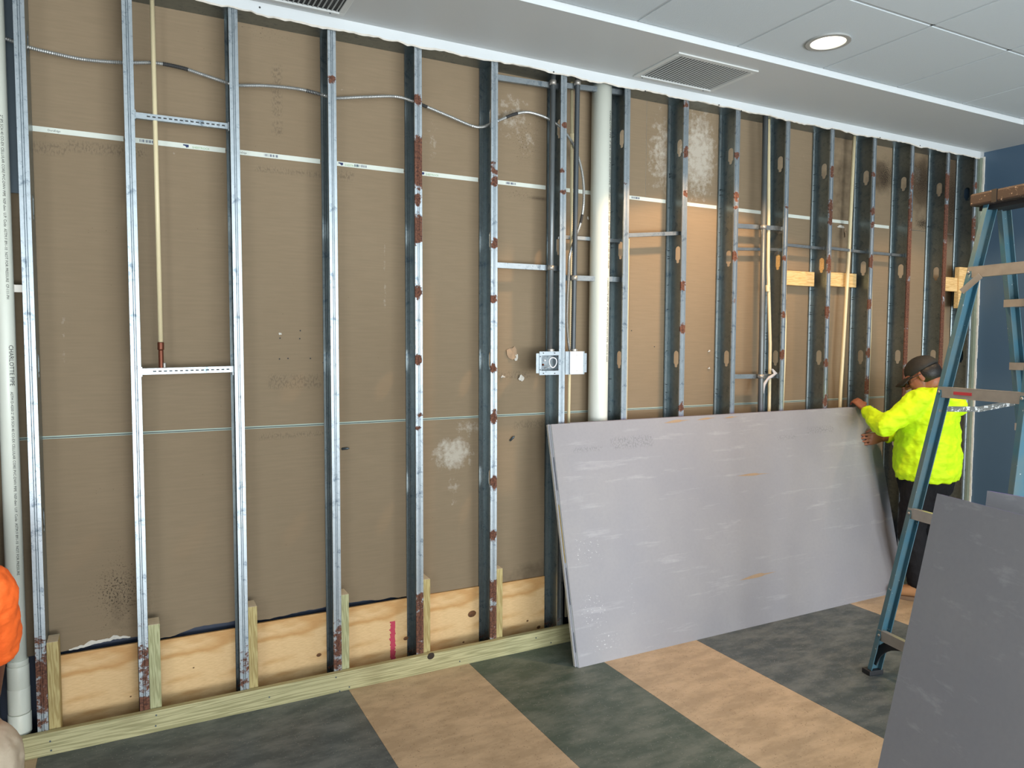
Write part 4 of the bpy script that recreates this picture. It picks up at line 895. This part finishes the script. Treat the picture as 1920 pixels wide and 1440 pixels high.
loft(m, [(C0+fd*q+Z*z, rd, fd, a, b) for z, a, b, q in ((.74, .15, .12, 0), (.85, .16, .13, 0), (1.0, .15, .125, 0), (1.15, .16, .12, -.0), (1.25, .16, .09, 0), (1.3, .09, .06, .0))])
for S, E_, W_ in ((Lsh, Lel, Lwr), (Rsh, Rel, Rwr)): limb(m, [S-Z*.025, E_, W_], [.04, .04, .027])
for H_, K_, A_ in ((hipc+ld*.09, Lk, La), (hipc+rd*.09, Rk, Ra)): limb(m, [H_, K_, A_], [.08, .055, .04])
hand(m, Lwr+(Vector((4.33, -.055, 1.20))-Lwr)*.18, Vector((4.315, -.02, 1.262))-Lwr, Vector((.25, .35, -1)), (1, .1, .3), .75, .95)
hand(m, Rwr-Vector((.01, 0, 0)), Vector((-.95, .2, -.05)), Vector((.0, .9, -.2)), (0, -.15, 1), .4, 1.0)
bo = m.build('body', SKIN, per); remesh(bo, .0048, 3, .45)
# shirt
m = MB()
secs = [(.755, .205, .165, -.01), (.80, .222, .182, -.01), (.88, .222, .185, -.005), (.98, .215, .178, 0), (1.08, .215, .165, -.005), (1.17, .222, .152, -.015), (1.24, .212, .13, -.02), (1.285, .165, .10, -.015), (1.32, .10, .075, .0), (1.345, .075, .065, .015)]
loft(m, [(C0+fd*(q+.0)+Z*z, rd, fd, a, b) for z, a, b, q in secs])
limb(m, [Lsh-ld*.03-Z*.01, Lel, Lwr-(Lwr-Lel).normalized()*.01], [.08, .064, .042], 18, 6, True)
limb(m, [Rsh-rd*.03-Z*.01, Rel, Rwr+Vector((.025, 0, 0))], [.08, .064, .040], 18, 6, True)
limb(m, [C0-fd*.125+ld*.07+Z*1.285, C0-fd*.165+Z*1.22, C0-fd*.125+rd*.09+Z*1.27], [.04, .058, .042], 12)   # folded hood
limb(m, [C0-fd*.06+ld*.08+Z*1.315, C0-fd*.1+Z*1.315, C0-fd*.06+rd*.08+Z*1.315], [.03, .04, .03], 12)
sh = m.build('hoodie', HIVIS, per); remesh(sh, .009, 5); folds(sh, .034, .06, 'hoodie_folds')
m = MB()
loft(m, [(C0+fd*q+Z*z, rd, fd, a, b) for z, a, b, q in ((.66, .17, .14, 0), (.74, .185, .155, 0), (.79, .19, .16, 0))])
limb(m, [hipc+ld*.095-Z*.06, Lk, La+Z*.03], [.108, .082, .068], 18, 6); limb(m, [hipc+rd*.095-Z*.06, Rk, Ra+Z*.03], [.108, .082, .068], 18, 6)
tr = m.build('trousers', BLACKC, per); remesh(tr, .01, 5); folds(tr, .018, .05, 'trouser_folds')
boot(per, (4.45, -.56, 0), (4.30, -.335-.02, 0)); boot(per, (4.70, -.52, 0), (4.60, -.27, 0))
# cap, hair, glasses, eyes
m = MB(); 
m.ell(hc+u_*.04-f_*.012, (r_, f_, u_), (.086, .105, .09), 28, 16)
m.v = [(Vector(v) if (Vector(v)-hc).dot(u_)+(Vector(v)-hc).dot(f_)*.12 > .03 else hc+u_*.03+((Vector(v)-hc)-u_*(Vector(v)-hc).dot(u_))*.98-u_*.12*(Vector(v)-hc).dot(f_)) for v in m.v]
m.v = [tuple(v) for v in m.v]
cp_ = m.build('cap', CAPC, per, smooth=True)
m = MB(); n = 14; T_l = []; 
for j in range(2):
    for k in range(n+1):
        a = -1.15+2.3*k/n; rr = (.092, .175)[j]; x = math.sin(a)*(.083 if j == 0 else .082); y = (math.cos(a)*.098 if j == 0 else .085+math.cos(a)*.085); T_l.append(hc+r_*x+f_*y+u_*(.038-.02*j-.012*abs(a)*(1+j)))
m.add(T_l, [(k, k+1, n+2+k, n+1+k) for k in range(n)]); bm_ = m.build('brim', CAPC, cp_, smooth=True); solid(bm_, .004)
m = MB(); m.ell(hc+u_*.008-f_*.03, (r_, f_, u_), (.083, .084, .075), 24, 14); m.build('hair', HAIR, per, smooth=True)
m = MB()
for sg in (-1, 1): m.ell(hc+r_*sg*.032+f_*.094+u_*.006, (r_, f_, u_), (.027, .006, .018), 12, 8); m.tube([hc+r_*sg*.058+f_*.09+u_*.008, hc+r_*sg*.079+f_*.06+u_*.012, hc+r_*sg*.082-f_*.005+u_*.012], .003, 6)
m.tube([hc-r_*.01+f_*.1+u_*.008, hc+r_*.01+f_*.1+u_*.008], .0025, 6); m.build('glasses', BLACK, per, smooth=True)

# --- man in orange, squatting at the left edge
s0 = at(-10, 1108, 1, -.62)        # right shoulder
per2 = empty('person', (s0.x-.25, -.75, 0), label='person in an orange shirt and khaki trousers crouching at the left edge', cat='person')
fd2 = Vector((-.25, .97, 0)).normalized(); r2 = Vector((fd2.y, -fd2.x, 0)); l2 = -r2
shc = s0-r2*.2; hip2 = at(-150, 1475, 1, -.80)
Rs = s0; Ls = s0-r2*.4; 
Re = at(-28, 1305, 1, -.45); Rw = Re+Vector((-.2, .16, .02)); Le = Ls+Vector((-.03, .2, -.2)); Lw = Le+Vector((.1, .2, -.1))
upd = (shc-hip2).normalized(); fdn = r2.cross(upd); fdn = fdn if fdn.dot(fd2) > 0 else -fdn
hc2 = shc+Z*.155+fd2*.11
m = MB(); f2, rr2, uu2 = head(m, hc2, fd2*1+Z*-.45, (0, 0, 1)); limb(m, [shc+Z*.03, hc2-uu2*.05-f2*.03], [.06, .056])
loft(m, [(hip2.lerp(shc, t), r2, fdn, a, b) for t, a, b in ((-.05, .14, .12), (.3, .14, .11), (.7, .16, .12), (.95, .16, .09), (1.06, .09, .06))])
RK = hip2+r2*.07+fd2*.34+Z*.12; LK = hip2-r2*.22+fd2*.34+Z*.15; RA = Vector((RK.x-.03, RK.y-.12, .09)); LA = Vector((LK.x+.03, LK.y-.12, .09))
for a_, b_, c_ in ((Rs, Re, Rw), (Ls, Le, Lw)): limb(m, [a_, b_, c_], [.056, .046, .03])
for a_, b_, c_ in ((hip2+r2*.1, RK, RA), (hip2-r2*.1, LK, LA)): limb(m, [a_, b_, c_], [.08, .055, .04])
hand(m, Rw, (Rw-Re), (0, .2, -1), (-.3, .8, .2), .7); hand(m, Lw, (Lw-Le), (0, .2, -1), (.5, .6, .2), .7)
remesh(m.build('body', SKIN2, per2), .0075, 3, .5)
m = MB(); loft(m, [(hip2.lerp(shc, t), r2, fdn, a, b) for t, a, b in ((.05, .18, .155), (.25, .185, .16), (.55, .19, .155), (.8, .2, .145), (.95, .185, .11), (1.04, .11, .08), (1.09, .08, .07))])
limb(m, [Rs-r2*.03, Rs.lerp(Re, .35), Rs.lerp(Re, .58)], [.088, .082, .078], 18, 6, True); limb(m, [Ls+r2*.03, Ls.lerp(Le, .35), Ls.lerp(Le, .58)], [.088, .08, .075], 18, 6, True)
folds(remesh(m.build('shirt', ORANGE, per2), .009, 4), .02, .05, 'shirt_folds')
m = MB(); limb(m, [hip2-r2*.09, hip2+r2*.09], [.16, .16], 18); limb(m, [hip2+r2*.11, RK, RA+Z*.03], [.125, .088, .07], 18, 6); limb(m, [hip2-r2*.11, LK, LA+Z*.03], [.125, .088, .07], 18, 6)
folds(remesh(m.build('trousers', KHAKI, per2), .01, 4), .02, .06, 'khaki_folds')
for A_ in (RA, LA): boot(per2, (A_.x, A_.y-.07, 0), (A_.x-.05, A_.y+.19, 0), laces=False)
m = MB(); m.ell(hc2+uu2*.035-f2*.02, (rr2, f2, uu2), (.084, .1, .088), 24, 14); m.build('hair', HAIR, per2, smooth=True)
for sg in (-1, 1): e_ = MB().ell(hc2+rr2*sg*.031+f2*.087+uu2*.012, (rr2, f2, uu2), (.012, .008, .008), 10, 8).build('eye', EYEW, per2, smooth=True)
